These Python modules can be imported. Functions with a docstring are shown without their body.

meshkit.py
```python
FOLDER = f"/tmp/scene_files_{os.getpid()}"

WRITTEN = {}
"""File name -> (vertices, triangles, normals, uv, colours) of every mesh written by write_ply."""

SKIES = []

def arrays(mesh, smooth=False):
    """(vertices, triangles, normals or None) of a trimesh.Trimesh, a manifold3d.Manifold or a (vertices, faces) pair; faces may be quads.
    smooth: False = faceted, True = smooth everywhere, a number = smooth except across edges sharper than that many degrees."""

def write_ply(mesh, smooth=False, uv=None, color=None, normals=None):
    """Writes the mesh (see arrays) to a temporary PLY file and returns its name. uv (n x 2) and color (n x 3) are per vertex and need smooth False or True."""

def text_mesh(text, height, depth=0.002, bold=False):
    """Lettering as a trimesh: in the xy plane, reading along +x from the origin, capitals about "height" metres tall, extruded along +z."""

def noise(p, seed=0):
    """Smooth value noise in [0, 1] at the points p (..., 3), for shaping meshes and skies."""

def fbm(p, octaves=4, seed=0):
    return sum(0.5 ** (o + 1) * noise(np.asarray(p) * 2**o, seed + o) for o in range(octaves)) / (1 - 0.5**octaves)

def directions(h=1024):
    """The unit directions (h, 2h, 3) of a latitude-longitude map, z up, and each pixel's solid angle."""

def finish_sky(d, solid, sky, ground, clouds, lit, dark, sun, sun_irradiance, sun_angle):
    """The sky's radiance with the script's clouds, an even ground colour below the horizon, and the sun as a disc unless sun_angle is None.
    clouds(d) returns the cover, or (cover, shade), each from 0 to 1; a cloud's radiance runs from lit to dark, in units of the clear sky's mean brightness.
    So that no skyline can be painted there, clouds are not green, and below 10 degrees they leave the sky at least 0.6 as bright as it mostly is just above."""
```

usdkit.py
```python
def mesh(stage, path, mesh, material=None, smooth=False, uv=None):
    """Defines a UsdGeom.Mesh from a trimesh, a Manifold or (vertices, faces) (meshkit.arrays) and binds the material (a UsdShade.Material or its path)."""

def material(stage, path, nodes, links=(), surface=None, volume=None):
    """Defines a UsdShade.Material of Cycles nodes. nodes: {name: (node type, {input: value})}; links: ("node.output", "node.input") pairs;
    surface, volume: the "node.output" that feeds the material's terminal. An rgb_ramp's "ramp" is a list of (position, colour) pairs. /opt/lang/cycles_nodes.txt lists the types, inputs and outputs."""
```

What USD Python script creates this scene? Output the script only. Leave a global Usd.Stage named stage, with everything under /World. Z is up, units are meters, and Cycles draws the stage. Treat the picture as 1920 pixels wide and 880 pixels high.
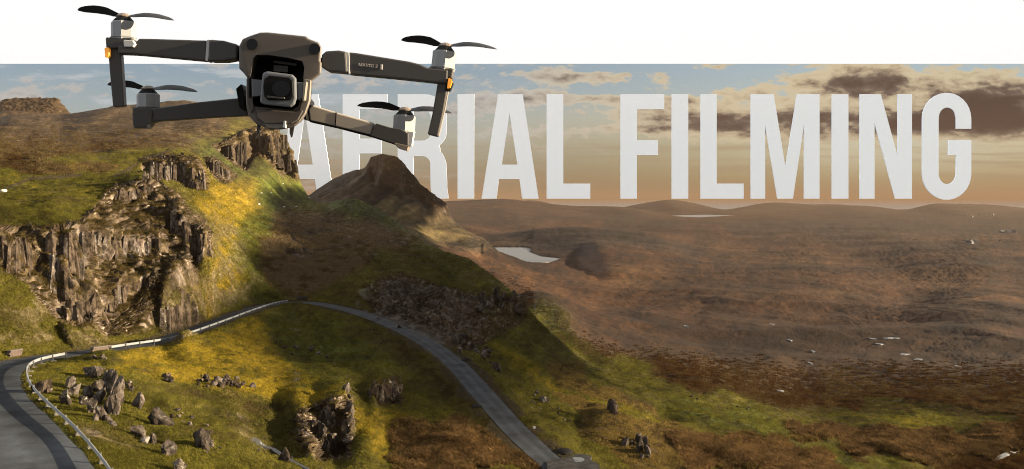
import math, random
import numpy as np, trimesh, shapely, usdkit, meshkit
from scipy.interpolate import LinearNDInterpolator, RegularGridInterpolator
from scipy.ndimage import gaussian_filter, gaussian_filter1d
from scipy.spatial import cKDTree
from shapely.geometry import Polygon, LineString
from pxr import Usd, UsdGeom, UsdLux, UsdShade, Gf, Sdf, Vt

# ---------------------------------------------------------------- camera, sky, sun, exposure
stage = Usd.Stage.CreateInMemory()
UsdGeom.SetStageUpAxis(stage, 'Z'); UsdGeom.SetStageMetersPerUnit(stage, 1.0)
UsdGeom.Xform.Define(stage, '/World')
F, W, H, HZ = 1663.0, 1920.0, 880.0, 372.0          # focal length and horizon in pixels of the photograph
EXPOSURE = 3.0
SUN_INT, SUN_EL, SUN_AZ = 1.25, math.radians(10.5), math.radians(92.3)     # azimuth clockwise from the view direction (+y)
SKY_STRENGTH = 0.1
DECK = 1.06                                           # radiance of the white cloud deck in the finished picture
cam = UsdGeom.Camera.Define(stage, '/World/camera')
cam.CreateHorizontalApertureAttr(36.0); cam.CreateFocalLengthAttr(36 * F / W)
cam.CreateVerticalApertureOffsetAttr(-(H / 2 - HZ) / W * 36)
cam.CreateClippingRangeAttr(Gf.Vec2f(0.1, 90000)); cam.CreateExposureAttr(EXPOSURE)
cam.AddRotateXOp().Set(90.0)

sun_dir = Gf.Vec3d(math.cos(SUN_EL) * math.sin(SUN_AZ), math.cos(SUN_EL) * math.cos(SUN_AZ), math.sin(SUN_EL))
sun = UsdLux.DistantLight.Define(stage, '/World/sun')
sun.CreateIntensityAttr(SUN_INT); sun.CreateNormalizeAttr(True); sun.CreateAngleAttr(0.4); sun.CreateColorAttr(Gf.Vec3f(1.0, 0.81, 0.55))
sun.AddTransformOp().Set(Gf.Matrix4d(Gf.Rotation(Gf.Vec3d(0, 0, 1), sun_dir), Gf.Vec3d(0, 0, 0)))

def lin(r, g, b):
    f = lambda c: c / 12.92 if c <= 0.04045 else ((c + 0.055) / 1.055) ** 2.4
    return tuple(f(c / 255) for c in (r, g, b))
KS = 1 / (SKY_STRENGTH * 2 ** EXPOSURE)
def skyc(r, g, b, k=1.0): return tuple(KS * k * c for c in lin(r, g, b))

def make_sky():
    N, L = {}, []
    def n(name, kind, inputs=None, **links):
        N[name] = (kind, inputs or {})
        for k, v in links.items(): L.append((v, f'{name}.{k}'))
        return name
    def math_(name, op, a, b=None, c=None, clamp=False):
        d, lk = {'math_type': op, 'use_clamp': clamp}, {}
        for key, x in (('value1', a), ('value2', b), ('value3', c)):
            if isinstance(x, str): lk[key] = x
            elif x is not None: d[key] = x
        n(name, 'math', d, **lk); return name + '.value'
    def mr(name, v, a, b, c=0.0, d=1.0, kind='smoothstep'):
        n(name, 'map_range', {'range_type': kind, 'from_min': a, 'from_max': b, 'to_min': c, 'to_max': d, 'clamp': True}, value=v); return name + '.result'
    def mixc(name, f, a, b):
        d, lk = {}, {}
        for key, x in (('fac', f), ('color1', a), ('color2', b)):
            if isinstance(x, str): lk[key] = x
            else: d[key] = x
        n(name, 'mix', d, **lk); return name + '.color'
    n('tc', 'texture_coordinate'); n('s', 'separate_xyz', vector='tc.generated')
    # u, v: bearing and height of the direction; to the sides and behind the measure turns into the plain elevation
    r2 = math_('x2', 'multiply', 's.x', 's.x'); r2 = math_('y2', 'multiply_add', 's.y', 's.y', r2); r = math_('r', 'sqrt', r2)
    yy = math_('yy', 'maximum', 's.y', math_('r7', 'multiply', r, 0.7))
    u, v = math_('u', 'divide', 's.x', yy), math_('v', 'divide', 's.z', yy)
    n('uv', 'combine_xyz', x=u, y=v)
    def noise(name, su, sv, detail=6.0, rough=0.55, off=(0, 0, 0), dist=0.0):
        n(name + 'm', 'mapping', {'scale': (su, sv, 1.0), 'location': off}, vector='uv.vector')
        n(name, 'noise_texture', {'scale': 1.0, 'detail': detail, 'roughness': rough, 'distortion': dist}, vector=name + 'm.vector'); return name + '.fac'
    # clear sky and thin veil: physical sky tinted by the low haze
    n('sky', 'sky_texture', {'sky_type': 'single_scattering', 'sun_disc': False, 'sun_elevation': SUN_EL, 'sun_rotation': SUN_AZ, 'altitude': 100.0})
    n('cl', 'rgb_ramp', {'ramp': [(0, skyc(100, 92, 88)), (.2, skyc(116, 108, 102)), (.45, skyc(148, 146, 140)), (.7, skyc(132, 142, 152)), (1, skyc(112, 131, 152))]}, fac=mr('vf', v, 0, .152, kind='linear'))
    n('cr', 'rgb_ramp', {'ramp': [(0, skyc(140, 124, 92)), (.12, skyc(136, 114, 76)), (.4, skyc(160, 138, 98)), (.6, skyc(186, 172, 142)), (.8, skyc(160, 168, 170)), (1, skyc(150, 164, 174))]}, fac='vf.result')
    base = mixc('base', mr('uf', u, -.25, .45), 'cl.color', 'cr.color')
    base = mixc('basesky', 0.06, base, 'sky.color')
    # glow behind the clouds on the right
    gu = math_('gu', 'multiply', math_('gu0', 'subtract', u, .44), 5.0); gv = math_('gv', 'multiply', math_('gv0', 'subtract', v, .066), 26.0)
    g = math_('g', 'multiply', math_('ga', 'exponent', math_('gb', 'multiply', math_('gc', 'multiply_add', gu, gu, math_('gd', 'multiply', gv, gv)), -1.0)), .9)
    base = mixc('glow', g, base, skyc(212, 206, 180))
    # clouds
    n1 = noise('n1', 15, 40, 7, .6, (3.1, 1.7, 0), .4); n2 = noise('n2', 40, 90, 6, .62, (9.3, 4.1, 0), .2); n3 = noise('n3', 5, 18, 4, .5, (1.3, 8.2, 0))
    def blob(name, px, py, rx, ry, amp):
        a = math_(name + 'a', 'multiply', math_(name + 'b', 'subtract', u, (px - 960) / F), F / rx)
        b = math_(name + 'c', 'multiply', math_(name + 'd', 'subtract', v, (HZ - py) / F), F / ry)
        e = math_(name + 'e', 'multiply_add', a, a, math_(name + 'f', 'multiply', b, b))
        return math_(name + 'g', 'multiply', math_(name + 'h', 'exponent', math_(name + 'i', 'multiply', e, -1.0)), amp)
    dens = math_('d0', 'multiply_add', n1, .62, math_('d1', 'multiply_add', n2, .42, math_('d2', 'multiply', n3, .42)))
    big = None
    for i, b in enumerate([(1610, 162, 105, 30, .55), (1850, 196, 105, 42, .58), (1740, 228, 270, 24, .50), (1380, 220, 190, 16, .36), (1310, 240, 220, 9, .25), (1130, 186, 90, 9, .22), (1010, 175, 60, 8, .2), (1080, 146, 85, 13, .30), (1290, 190, 120, 12, .18), (960, 188, 90, 12, .2), (880, 205, 120, 10, .16), (700, 150, 190, 20, .08), (1480, 252, 400, 14, .16)]):
        x = blob(f'b{i}', *b); big = x if big is None else math_(f'bs{i}', 'add', big, x)
    d = math_('dd', 'add', dens, big)
    cov = mr('cov', d, .76, .835); thick = mr('thick', math_('dt', 'multiply_add', n2, .35, d), .98, 1.50)
    n('cc', 'rgb_ramp', {'ramp': [(0, skyc(214, 198, 166)), (.28, skyc(186, 166, 138)), (.6, skyc(120, 104, 92)), (1, skyc(92, 74, 64))]}, fac=thick)
    n('cc2', 'rgb_ramp', {'ramp': [(0, skyc(190, 188, 184)), (.3, skyc(160, 158, 156)), (.65, skyc(112, 110, 108)), (1, skyc(88, 86, 86))]}, fac=thick)
    cc = mixc('ccm', mr('uf2', u, -.15, .25), 'cc2.color', 'cc.color')
    fade = math_('cf', 'multiply', cov, mr('vfade', v, .035, .075))
    col = mixc('clouded', fade, base, cc)
    # streaky veils low down and pale wisps high up
    n4 = noise('n4', 7, 130, 5, .55, (5.5, 2.2, 0)); 
    col = mixc('veil', math_('vv', 'multiply', math_('vw', 'multiply', mr('v4', n4, .46, .66), mr('vl', v, .085, .055)), .5), col, skyc(172, 150, 120))
    n5 = noise('n5', 9, 60, 6, .6, (2.5, 7.2, 0)); wis = math_('ww', 'multiply', mr('v5', n5, .52, .68), mr('uw', u, .12, -.3, 0, .85))
    col = mixc('wisp', wis, col, skyc(192, 198, 202))
    # the white cloud deck whose level lower edge runs across the view and on round the sky
    white = tuple([KS * DECK] * 3)
    col = mixc('deck', mr('deckf', v, (HZ - 120.4) / F, (HZ - 119.6) / F, kind='linear'), col, white)
    n('bg', 'background_shader', {'strength': SKY_STRENGTH}, color=col)
    return usdkit.material(stage, '/World/Looks/sky', N, L, surface='bg.background')
dome = UsdLux.DomeLight.Define(stage, '/World/sky')
UsdShade.MaterialBindingAPI.Apply(dome.GetPrim()).Bind(make_sky())
dome.GetPrim().SetCustomDataByKey('kind', 'structure')

# ---------------------------------------------------------------- helpers
rng = np.random.default_rng(7); random.seed(7)
used = {}
def numbered(parent, name):
    k = (parent, name); i = used.get(k, -1) + 1; used[k] = i
    return f'{parent}/{name}' + (f'_{i:03d}' if i else '')
def tag(p, label=None, cat=None, group=None, kind=None):
    for k, v in (('label', label), ('category', cat), ('group', group), ('kind', kind)):
        if v: p.SetCustomDataByKey(k, v)
    return p
def par(parent): return '/World' if parent is None else str(parent.GetPath())
def obj(name, mesh, mat, parent=None, smooth=35, **kw):
    return tag(usdkit.mesh(stage, numbered(par(parent), name), mesh, mat, smooth=smooth).GetPrim(), **kw)
def thing(name, label=None, cat=None, group=None, kind=None, loc=None, rz=None, scale=None, parent=None, mat4=None):
    x = UsdGeom.Xform.Define(stage, numbered(par(parent), name))
    if mat4 is not None: x.AddTransformOp().Set(mat4)
    if loc is not None: x.AddTranslateOp().Set(Gf.Vec3d(*map(float, loc)))
    if rz is not None: x.AddRotateZOp().Set(float(rz))
    if scale is not None: x.AddScaleOp().Set(Gf.Vec3f(*map(float, scale)))
    return tag(x.GetPrim(), label, cat, group, kind)
def at(x, y, Y): return np.array([(x - 960) / F * Y, Y, -(y - HZ) / F * Y])
cat = trimesh.util.concatenate
def box(sx, sy, sz, c=(0, 0, 0)):
    b = trimesh.creation.box([sx, sy, sz]); b.apply_translation(c); return b
def fb(p, octs, seed): return meshkit.fbm(p, octs, seed)

# ---------------------------------------------------------------- materials
def mat(name, color, rough=.6, metal=0., noise=None, bump=None, spec=.5, color2=None, **extra):
    N, L = {'p': ('principled_bsdf', {'base_color': color, 'roughness': rough, 'metallic': metal, 'specular_ior_level': spec, **extra})}, []
    if noise or bump: N['tc'] = ('texture_coordinate', {})
    if noise:
        N['n'] = ('noise_texture', {'scale': noise, 'detail': 5.0, 'roughness': .6}); L.append(('tc.object', 'n.vector'))
        N['r'] = ('rgb_ramp', {'ramp': [(.3, color), (.7, color2 or tuple(c * .6 for c in color))]}); L += [('n.fac', 'r.fac'), ('r.color', 'p.base_color')]
    if bump:
        N['bn'] = ('noise_texture', {'scale': bump[0], 'detail': 6.0, 'roughness': .6}); N['b'] = ('bump', {'strength': bump[1], 'distance': bump[2]})
        L += [('tc.object', 'bn.vector'), ('bn.fac', 'b.height'), ('b.normal', 'p.normal')]
    return usdkit.material(stage, '/World/Looks/' + name, N, L, surface='p.BSDF')
M = {}
M['land'] = usdkit.material(stage, '/World/Looks/land', {
    'a': ('attribute', {'attribute': 'cover'}), 'g': ('geometry', {}),
    'n': ('noise_texture', {'scale': 1.1, 'detail': 6.0, 'roughness': .68}), 'n2': ('noise_texture', {'scale': .16, 'detail': 5.0, 'roughness': .6}),
    'r': ('rgb_ramp', {'ramp': [(.28, (.3, .3, .3)), (.5, (1., 1., 1.)), (.72, (2., 2., 2.))]}), 'r2': ('rgb_ramp', {'ramp': [(.3, (.62, .6, .6)), (.7, (1.4, 1.36, 1.32))]}), 'n3': ('noise_texture', {'scale': .022, 'detail': 8.0, 'roughness': .68}), 'r3': ('rgb_ramp', {'ramp': [(.3, (.55, .55, .58)), (.7, (1.5, 1.45, 1.4))]}), 'm3': ('mix', {'mix_type': 'multiply', 'fac': 1.0}), 'mp': ('mapping', {'scale': (1.0, .45, 1.0)}),
    'm': ('mix', {'mix_type': 'multiply', 'fac': 1.0}), 'm2': ('mix', {'mix_type': 'multiply', 'fac': 1.0}),
    'b': ('bump', {'strength': .9, 'distance': .9}),
    'p': ('principled_bsdf', {'roughness': .95, 'specular_ior_level': .1})},
    [('g.position', 'n.vector'), ('g.position', 'n2.vector'), ('n.fac', 'r.fac'), ('n2.fac', 'r2.fac'), ('a.color', 'm.color1'), ('r.color', 'm.color2'), ('m.color', 'm2.color1'), ('r2.color', 'm2.color2'),
     ('g.position', 'mp.vector'), ('mp.vector', 'n3.vector'), ('n3.fac', 'r3.fac'), ('m2.color', 'm3.color1'), ('r3.color', 'm3.color2'), ('m3.color', 'p.base_color'), ('n.fac', 'b.height'), ('b.normal', 'p.normal')], surface='p.BSDF')
def rock_mat(name, dark, mid, lichen, cut=.60):
    return usdkit.material(stage, '/World/Looks/' + name, {
        'g': ('geometry', {}), 'oi': ('object_info', {}), 'mp': ('mapping', {'scale': (1.0, 1.0, .45)}),
        'n': ('noise_texture', {'scale': 1.1, 'detail': 7.0, 'roughness': .72}), 'n2': ('noise_texture', {'scale': 2.3, 'detail': 5.0, 'roughness': .7}),
        'r': ('rgb_ramp', {'ramp': [(.36, tuple(.6 * c for c in dark)), (.46, dark), (.54, mid), (.68, tuple(1.7 * c for c in mid))]}),
        'r2': ('rgb_ramp', {'ramp': [(cut, (0, 0, 0)), (cut + .07, (1, 1, 1))]}),
        'm': ('mix', {'color2': lichen}), 'b': ('bump', {'strength': .7, 'distance': .25}), 'p': ('principled_bsdf', {'roughness': .92, 'specular_ior_level': .06})},
        [('g.position', 'mp.vector'), ('mp.vector', 'n.vector'), ('g.position', 'n2.vector'), ('n.fac', 'r.fac'), ('n2.fac', 'r2.fac'), ('r2.color', 'm.fac'), ('r.color', 'm.color1'), ('m.color', 'p.base_color'),
         ('n2.fac', 'b.height'), ('b.normal', 'p.normal')], surface='p.BSDF')
M['rock'] = rock_mat('rock', (.016, .0125, .010), (.044, .036, .030), (.15, .142, .13))
M['rock_dark'] = rock_mat('rock_dark', (.009, .0075, .006), (.024, .019, .0155), (.11, .10, .09), .63)
M['rock_brown'] = rock_mat('rock_brown', (.010, .0072, .0048), (.030, .0225, .0165), (.10, .085, .07), .62)
M['asphalt'] = usdkit.material(stage, '/World/Looks/asphalt', {
    'g': ('geometry', {}), 'a': ('attribute', {'attribute': 'cover'}), 'n': ('noise_texture', {'scale': .35, 'detail': 6.0, 'roughness': .65}), 'n2': ('noise_texture', {'scale': 9.0, 'detail': 3.0}),
    'r': ('rgb_ramp', {'ramp': [(.32, (.55, .55, .55)), (.5, (1., 1., 1.)), (.68, (1.45, 1.45, 1.45))]}), 'm': ('mix', {'mix_type': 'multiply', 'fac': 1.0}),
    'b': ('bump', {'strength': .3, 'distance': .02}), 'p': ('principled_bsdf', {'roughness': .9, 'specular_ior_level': .06})},
    [('g.position', 'n.vector'), ('g.position', 'n2.vector'), ('n.fac', 'r.fac'), ('a.color', 'm.color1'), ('r.color', 'm.color2'), ('m.color', 'p.base_color'), ('n2.fac', 'b.height'), ('b.normal', 'p.normal')], surface='p.BSDF')
M['steel'] = mat('steel', (.16, .17, .18), .5, .3, noise=.8, color2=(.10, .105, .11))
M['post'] = mat('post', (.05, .048, .046), .7, 0, noise=2.0)
M['concrete'] = mat('concrete', (.10, .09, .078), .9, noise=1.5)
M['masonry'] = mat('masonry', (.035, .019, .013), .9, noise=1.6, bump=(3, .6, .1), color2=(.018, .012, .009))
M['coping'] = mat('coping', (.045, .033, .026), .9, noise=1.2)
M['letter'] = mat('letter', (.67, .765, .90), .8, spec=.2)
M['burn'] = mat('burn', (.006, .006, .006), .5, spec=.4, bump=(3., .5, .1)); M['water'] = mat('water', (.02, .025, .03), .6, spec=1.0, bump=(.4, .8, .6))
M['sea'] = mat('sea', (.03, .035, .04), .3)
M['wool'] = mat('wool', (.34, .32, .28), .95); M['sheep_face'] = mat('sheep_face', (.06, .055, .05), .8)
M['white_wall'] = mat('white_wall', (.09, .085, .08), .85); M['slate'] = mat('slate', (.02, .02, .022), .7)
M['grit'] = mat('grit', (.0095, .009, .0088), .95, spec=.03, noise=3.0, bump=(5, .8, .1))
M['sign_white'] = mat('sign_white', (.3, .3, .3), .6); M['sign_post'] = mat('sign_post', (.08, .025, .016), .6)
M['shell'] = mat('shell', (.046, .040, .035), .5, spec=.2, bump=(900., .12, .0006)); M['shell_dark'] = mat('shell_dark', (.029, .027, .0255), .5, spec=.25, bump=(900., .12, .0006))
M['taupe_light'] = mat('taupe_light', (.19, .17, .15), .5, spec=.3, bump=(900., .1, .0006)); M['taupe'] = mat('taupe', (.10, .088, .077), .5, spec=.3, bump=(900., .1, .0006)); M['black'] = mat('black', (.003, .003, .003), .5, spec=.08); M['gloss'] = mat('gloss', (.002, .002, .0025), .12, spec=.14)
M['motor'] = mat('motor', (.105, .11, .116), .5, .0, spec=.3); M['silver'] = mat('silver', (.26, .26, .26), .45, .1)
M['gimbal'] = mat('gimbal', (.058, .062, .07), .42, .1, spec=.3); M['blade'] = mat('blade', (.012, .013, .015), .6, spec=.15); M['brass'] = mat('brass', (.10, .08, .065), .5, .2)
M['amber'] = mat('amber', (.45, .17, .015), .3, emission_color=(.9, .36, .03), emission_strength=.05)
M['print'] = mat('print', (.30, .27, .24), .6)

# ---------------------------------------------------------------- the land: surveyed points (bearing and drop as picture coordinates, distance in metres)
PT = {'hillside': [
 # near bend and its verge
 (-150,700,85),(-150,800,70),(-150,880,60),(-80,600,105),(-80,660,100),(110,690,98),(130,700,97),(60,722,87.5),(100,762,79),(200,800,73.5),(180,780,80),(230,740,85),(230,690,98),(300,700,103),(280,760,86),(330,820,74),(250,840,69),(350,870,66),(400,800,82),(390,750,98),(470,790,98),(-250,760,80),(-250,600,115),(-250,900,55),
 # slope under the long guard rail and its shelf
 (470,600,172),(300,660,130),(400,625,150),(450,640,148),(350,690,115),(450,690,118),(540,680,135),(430,720,108),(560,725,112),(640,735,113),(520,700,123),(600,700,125),(640,745,110),(560,765,104),
 (640,860,104),(600,850,102),(540,830,100),(500,850,92),(440,830,80),(520,870,78),(600,900,80),(660,880,100),(720,850,104),(760,870,100),(850,860,100),(700,780,105),(680,830,106),(760,790,112),(850,800,110),(850,900,92),
 # small knoll inside the loop
 (690,680,132),(730,690,128),(750,715,126),(745,758,121),(690,755,118),(700,730,121),(660,700,128),
 # inside of the loop
 (540,590,205),(600,600,190),(600,640,165),(700,640,160),(760,680,145),(820,720,130),(860,770,120),(920,800,113),
 # gully left of the main cliff, cliff foot
 (0,560,118),(0,620,113),(60,620,118),(40,650,113),(100,640,122),(0,500,126),(60,530,128),(110,590,128),(140,600,132),(200,625,136),(260,625,141),(300,622,146),(370,605,157),(392,470,171),(375,540,165),(-60,560,112),
 # main cliff, its benches and its edge
 (-60,425,128),(0,428,132),(60,432,138),(140,430,142),(177,389,165),(211,357,182),(283,343,196),(327,365,190),(355,402,182),(378,419,176),(390,440,172),(-60,500,120),
 (140,490,138),(200,500,150),(250,480,160),(300,520,155),(170,590,135),(320,470,168),(340,560,158),(95,500,134),(95,440,139),
 # grassy top
 (0,400,150),(-80,400,150),(100,380,160),(0,340,205),(150,340,205),(0,318,250),(200,338,215),(-100,330,230),(280,335,212),(140,332,222),(-250,330,230),(-250,420,130),(-250,500,121),
 (230,320,270),(200,310,300),
 # second and third crags
 (270,300,325),(300,293,335),(340,292,335),(372,297,330),(380,320,325),(275,335,318),(320,345,315),(350,355,312),(385,352,318),(395,300,470),(430,330,440),
 # sunny slope and the hollow
 (345,277,420),(400,330,400),(440,350,450),(480,350,500),(480,380,430),(430,400,330),(450,430,300),(400,440,200),(440,470,235),(400,500,190),(430,540,185),(390,560,165),(420,590,163),
 (500,440,330),(480,500,260),(520,545,235),(560,335,650),(600,375,600),(530,370,560),(560,390,530),(520,405,440),(620,410,470),(700,440,430),(780,458,390),(600,450,360),(700,470,340),(560,500,280),(650,510,270),(620,555,235),(570,555,228),
 # hillock and scree
 (780,456,385),(830,460,360),(880,474,335),(905,495,315),(935,520,290),(965,545,272),(985,575,258),(1030,620,232),(1070,675,205),(1110,700,192),
 (750,480,310),(830,500,290),(900,530,270),(690,540,235),(740,518,245),(800,530,242),(830,545,238),(870,545,240),(700,585,207),(780,620,180),(840,650,163),(870,600,195),(920,640,175),(950,580,225),(1000,650,190),(1000,700,160),
 (930,700,143),(980,720,145),(1050,750,140),(1100,740,150),(1000,700,150),(1050,760,135),(1170,840,122),(1160,800,121),(1100,850,111),(1250,850,118),
 # near ridge
 (600,385,560),(640,365,560),(665,352,555),(690,365,540),(720,390,520),(760,425,480),(800,450,430),(650,400,500),(700,420,460),(550,380,620),
 # lower right slopes
 (1160,730,178),(1240,745,185),(1390,765,190),(1520,825,165),(1700,872,148),(1300,770,165),(1450,822,148),(1300,800,140),(1300,880,112),(1500,880,122),(1040,880,100),(650,890,88),(400,890,66),
 # crag at the plateau's end
 (400,268,560),(420,266,570),(450,250,600),(490,243,640),(530,245,680),(541,262,690),(400,310,545),(443,313,575),(460,313,585),(477,285,628),(508,297,655),(528,320,655),(559,326,670)],
 'moorland_plateau': [(0,300,300),(0,270,420),(150,280,420),(250,270,450),(330,270,450),(0,240,600),(150,245,600),(300,240,620),(400,250,600),(0,215,900),(130,214,900),(180,203,900),(250,193,920),(340,184,950),(420,195,900),(470,205,850),(510,225,760),(-250,300,300),(-250,260,500),(-250,215,900),
  (-250,186,1500),(0,186,1500),(60,180,1500),(112,181,1500),(119,195,1500),(133,214,1500),(0,206,1400),(60,208,1390),(100,208,1400),(133,217,1420),(-250,206,1380)],
 'rocky_peak': [(600,342,1060),(620,325,1050),(640,311,1040),(660,300,1030),(685,290,1015),(720,284,1000),(748,291,990),(762,308,988),(778,328,985),(790,345,980),(830,375,985),(850,385,1000),(900,432,1050),(640,360,930),(700,380,900),(750,400,900),(800,430,920),(840,452,950),(700,410,820),(780,450,800),(700,345,975),(760,350,962),(790,380,955),(880,440,1010)],
 'valley_floor': [(1300,700,260),(1400,720,270),(1600,800,205),(1800,860,168),(1700,885,145),(1920,880,165),(2170,880,165),(1200,640,400),(1100,600,480),(1000,540,600),(950,490,900),(900,470,1200),(860,440,1150),(1060,500,1040),(1150,540,760),(1300,560,640),(1500,600,520),(1700,600,520),(1920,600,500),(2170,600,500),
  (1300,640,430),(1500,660,400),(1700,660,400),(1920,660,390),(2170,660,390),(1500,720,310),(1700,740,270),(1920,740,265),(2170,740,265),(1700,790,215),(1920,800,205),(2170,800,205),(1920,450,1500),(1850,461,1300),(1750,477,1150),(2170,450,1500),(1850,533,700),(1920,540,690),(1300,500,1050),(1500,500,1000),(1700,522,850),(1060,600,380),(1000,562,420),(1100,650,300),
  (940,440,1700),(1010,428,1750),(1080,421,1800),(1200,432,1800),(1300,460,1600),(1400,480,1400),(1110,443,1500),(1070,492,1150),(1600,480,1300),(1500,470,1500)],
 'far_hills': [(1400,420,3000),(1600,430,2400),(1800,430,2400),(1920,430,2400),(2170,430,2400),(1200,410,3500),(1600,410,3800),(1800,410,3800),(2170,410,3800),(1100,400,4200),(845,374,5000),(950,371,5000),(1050,382,4800),(1150,385,5000),(1200,392,4800),(950,410,3000),(870,395,3500),
  (1000,372,8000),(1250,370,8000),(1440,377,8000),(1530,382,8000),(1600,384,8000),(1750,380,8000),(1860,383,8000),(1920,389,8000),(2170,392,8000)]}
HID = [  # ground hidden behind the crests: picture x, distance, height
 *[(x, 1150, 60, 'moorland_plateau') for x in (-250, -100, 0, 100, 200, 300, 400)], (480, 1000, 45, 'moorland_plateau'), (500, 900, 30, 'moorland_plateau'), (560, 800, 0, 'moorland_plateau'), (530, 760, 20, 'moorland_plateau'),
 *[(x, 1750, 60, 'moorland_plateau') for x in (-250, 0, 60, 110)], (160, 1500, 40, 'moorland_plateau'), *[(x, 1450, 0, 'moorland_plateau') for x in (250, 350, 450, 560)],
 *[(x, 2600, -60, 'far_hills') for x in (-250, 0, 150, 300, 450, 600, 700, 800)], *[(x, 1220, -30, 'rocky_peak') for x in (600, 650, 700, 750, 800)], (850, 1200, -45, 'rocky_peak'), (900, 1200, -52, 'rocky_peak'),
 *[(x, 660, -30, 'rocky_peak') for x in (620, 660, 700, 760)], (800, 560, -40, 'rocky_peak'), (850, 700, -50, 'valley_floor'), (580, 800, -10, 'rocky_peak'), (560, 1000, -5, 'rocky_peak'),
 (800, 470, -36, 'hillside'), (850, 430, -42, 'hillside'), (900, 410, -45, 'hillside'), (950, 390, -48, 'hillside'), (1000, 350, -50, 'hillside'), (1050, 310, -51, 'hillside'), (1100, 280, -51, 'hillside'), (1150, 250, -50, 'hillside'),
 *[(x, 2250, -88, 'valley_floor') for x in (950, 1000, 1100, 1200)], (1300, 2200, -88, 'valley_floor'), (1310, 4500, -89.6, 'far_hills'),
 *[(x, 1200, -80.4, 'valley_floor') for x in (940, 970, 1000)],
 *[(x, 6200, -85, 'far_hills') for x in (845, 950, 1050, 1200, 1350, 1500, 1700, 1920, 2170)], *[(x, 9500, -160, 'far_hills') for x in (-250, 100, 400, 800, 1100, 1400, 1700, 2000, 2170)], *[(x, 13000, -160, 'far_hills') for x in (-250, 400, 1000, 1600, 2170)],
 *[(x, 5000, -70, 'far_hills') for x in (-250, 0, 300, 600)],
 *[(x, 44, z, 'hillside') for x, z in ((-250, -18), (0, -18.6), (300, -20), (550, -26), (850, -28.5), (1200, -33), (1500, -38), (1800, -44), (2170, -50))]]
UL, QL = (-.735, .735), (math.log(46.), math.log(12800.))
LAKES = [([(912,464),(985,464),(996,467),(993,473),(1015,481),(1053,485),(1030,493),(1012,496),(985,491),(965,482),(940,474),(920,471)], -79.6), ([(1253,405),(1285,403.5),(1330,403),(1380,404),(1340,406.5),(1310,408),(1285,407)], -89.0)]
uq, zz, tags = [], [], []
SC = np.array([1.0, .16])                           # makes the triangulation even in bearing and log distance
names = list(PT)
for k, name in enumerate(names):
    for x, y, D in PT[name]: uq.append(((x - 960) / F, math.log(D))); zz.append(-(y - HZ) / F * D); tags.append(k)
for x, D, z, name in HID: uq.append(((x - 960) / F, math.log(D))); zz.append(z); tags.append(names.index(name))
for poly, lev in LAKES:
    c_ = np.mean(poly, axis=0)
    for k_, up in ((1.03, .3), (1.16, 1.2)):
        for x, y in poly: x, y = c_ + (np.array((x, y)) - c_) * k_; D = -lev * F / (y - HZ); uq.append(((x - 960) / F, math.log(D))); zz.append(lev + up); tags.append(3)
uq, zz, tags = np.array(uq), np.array(zz), np.array(tags)
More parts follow.
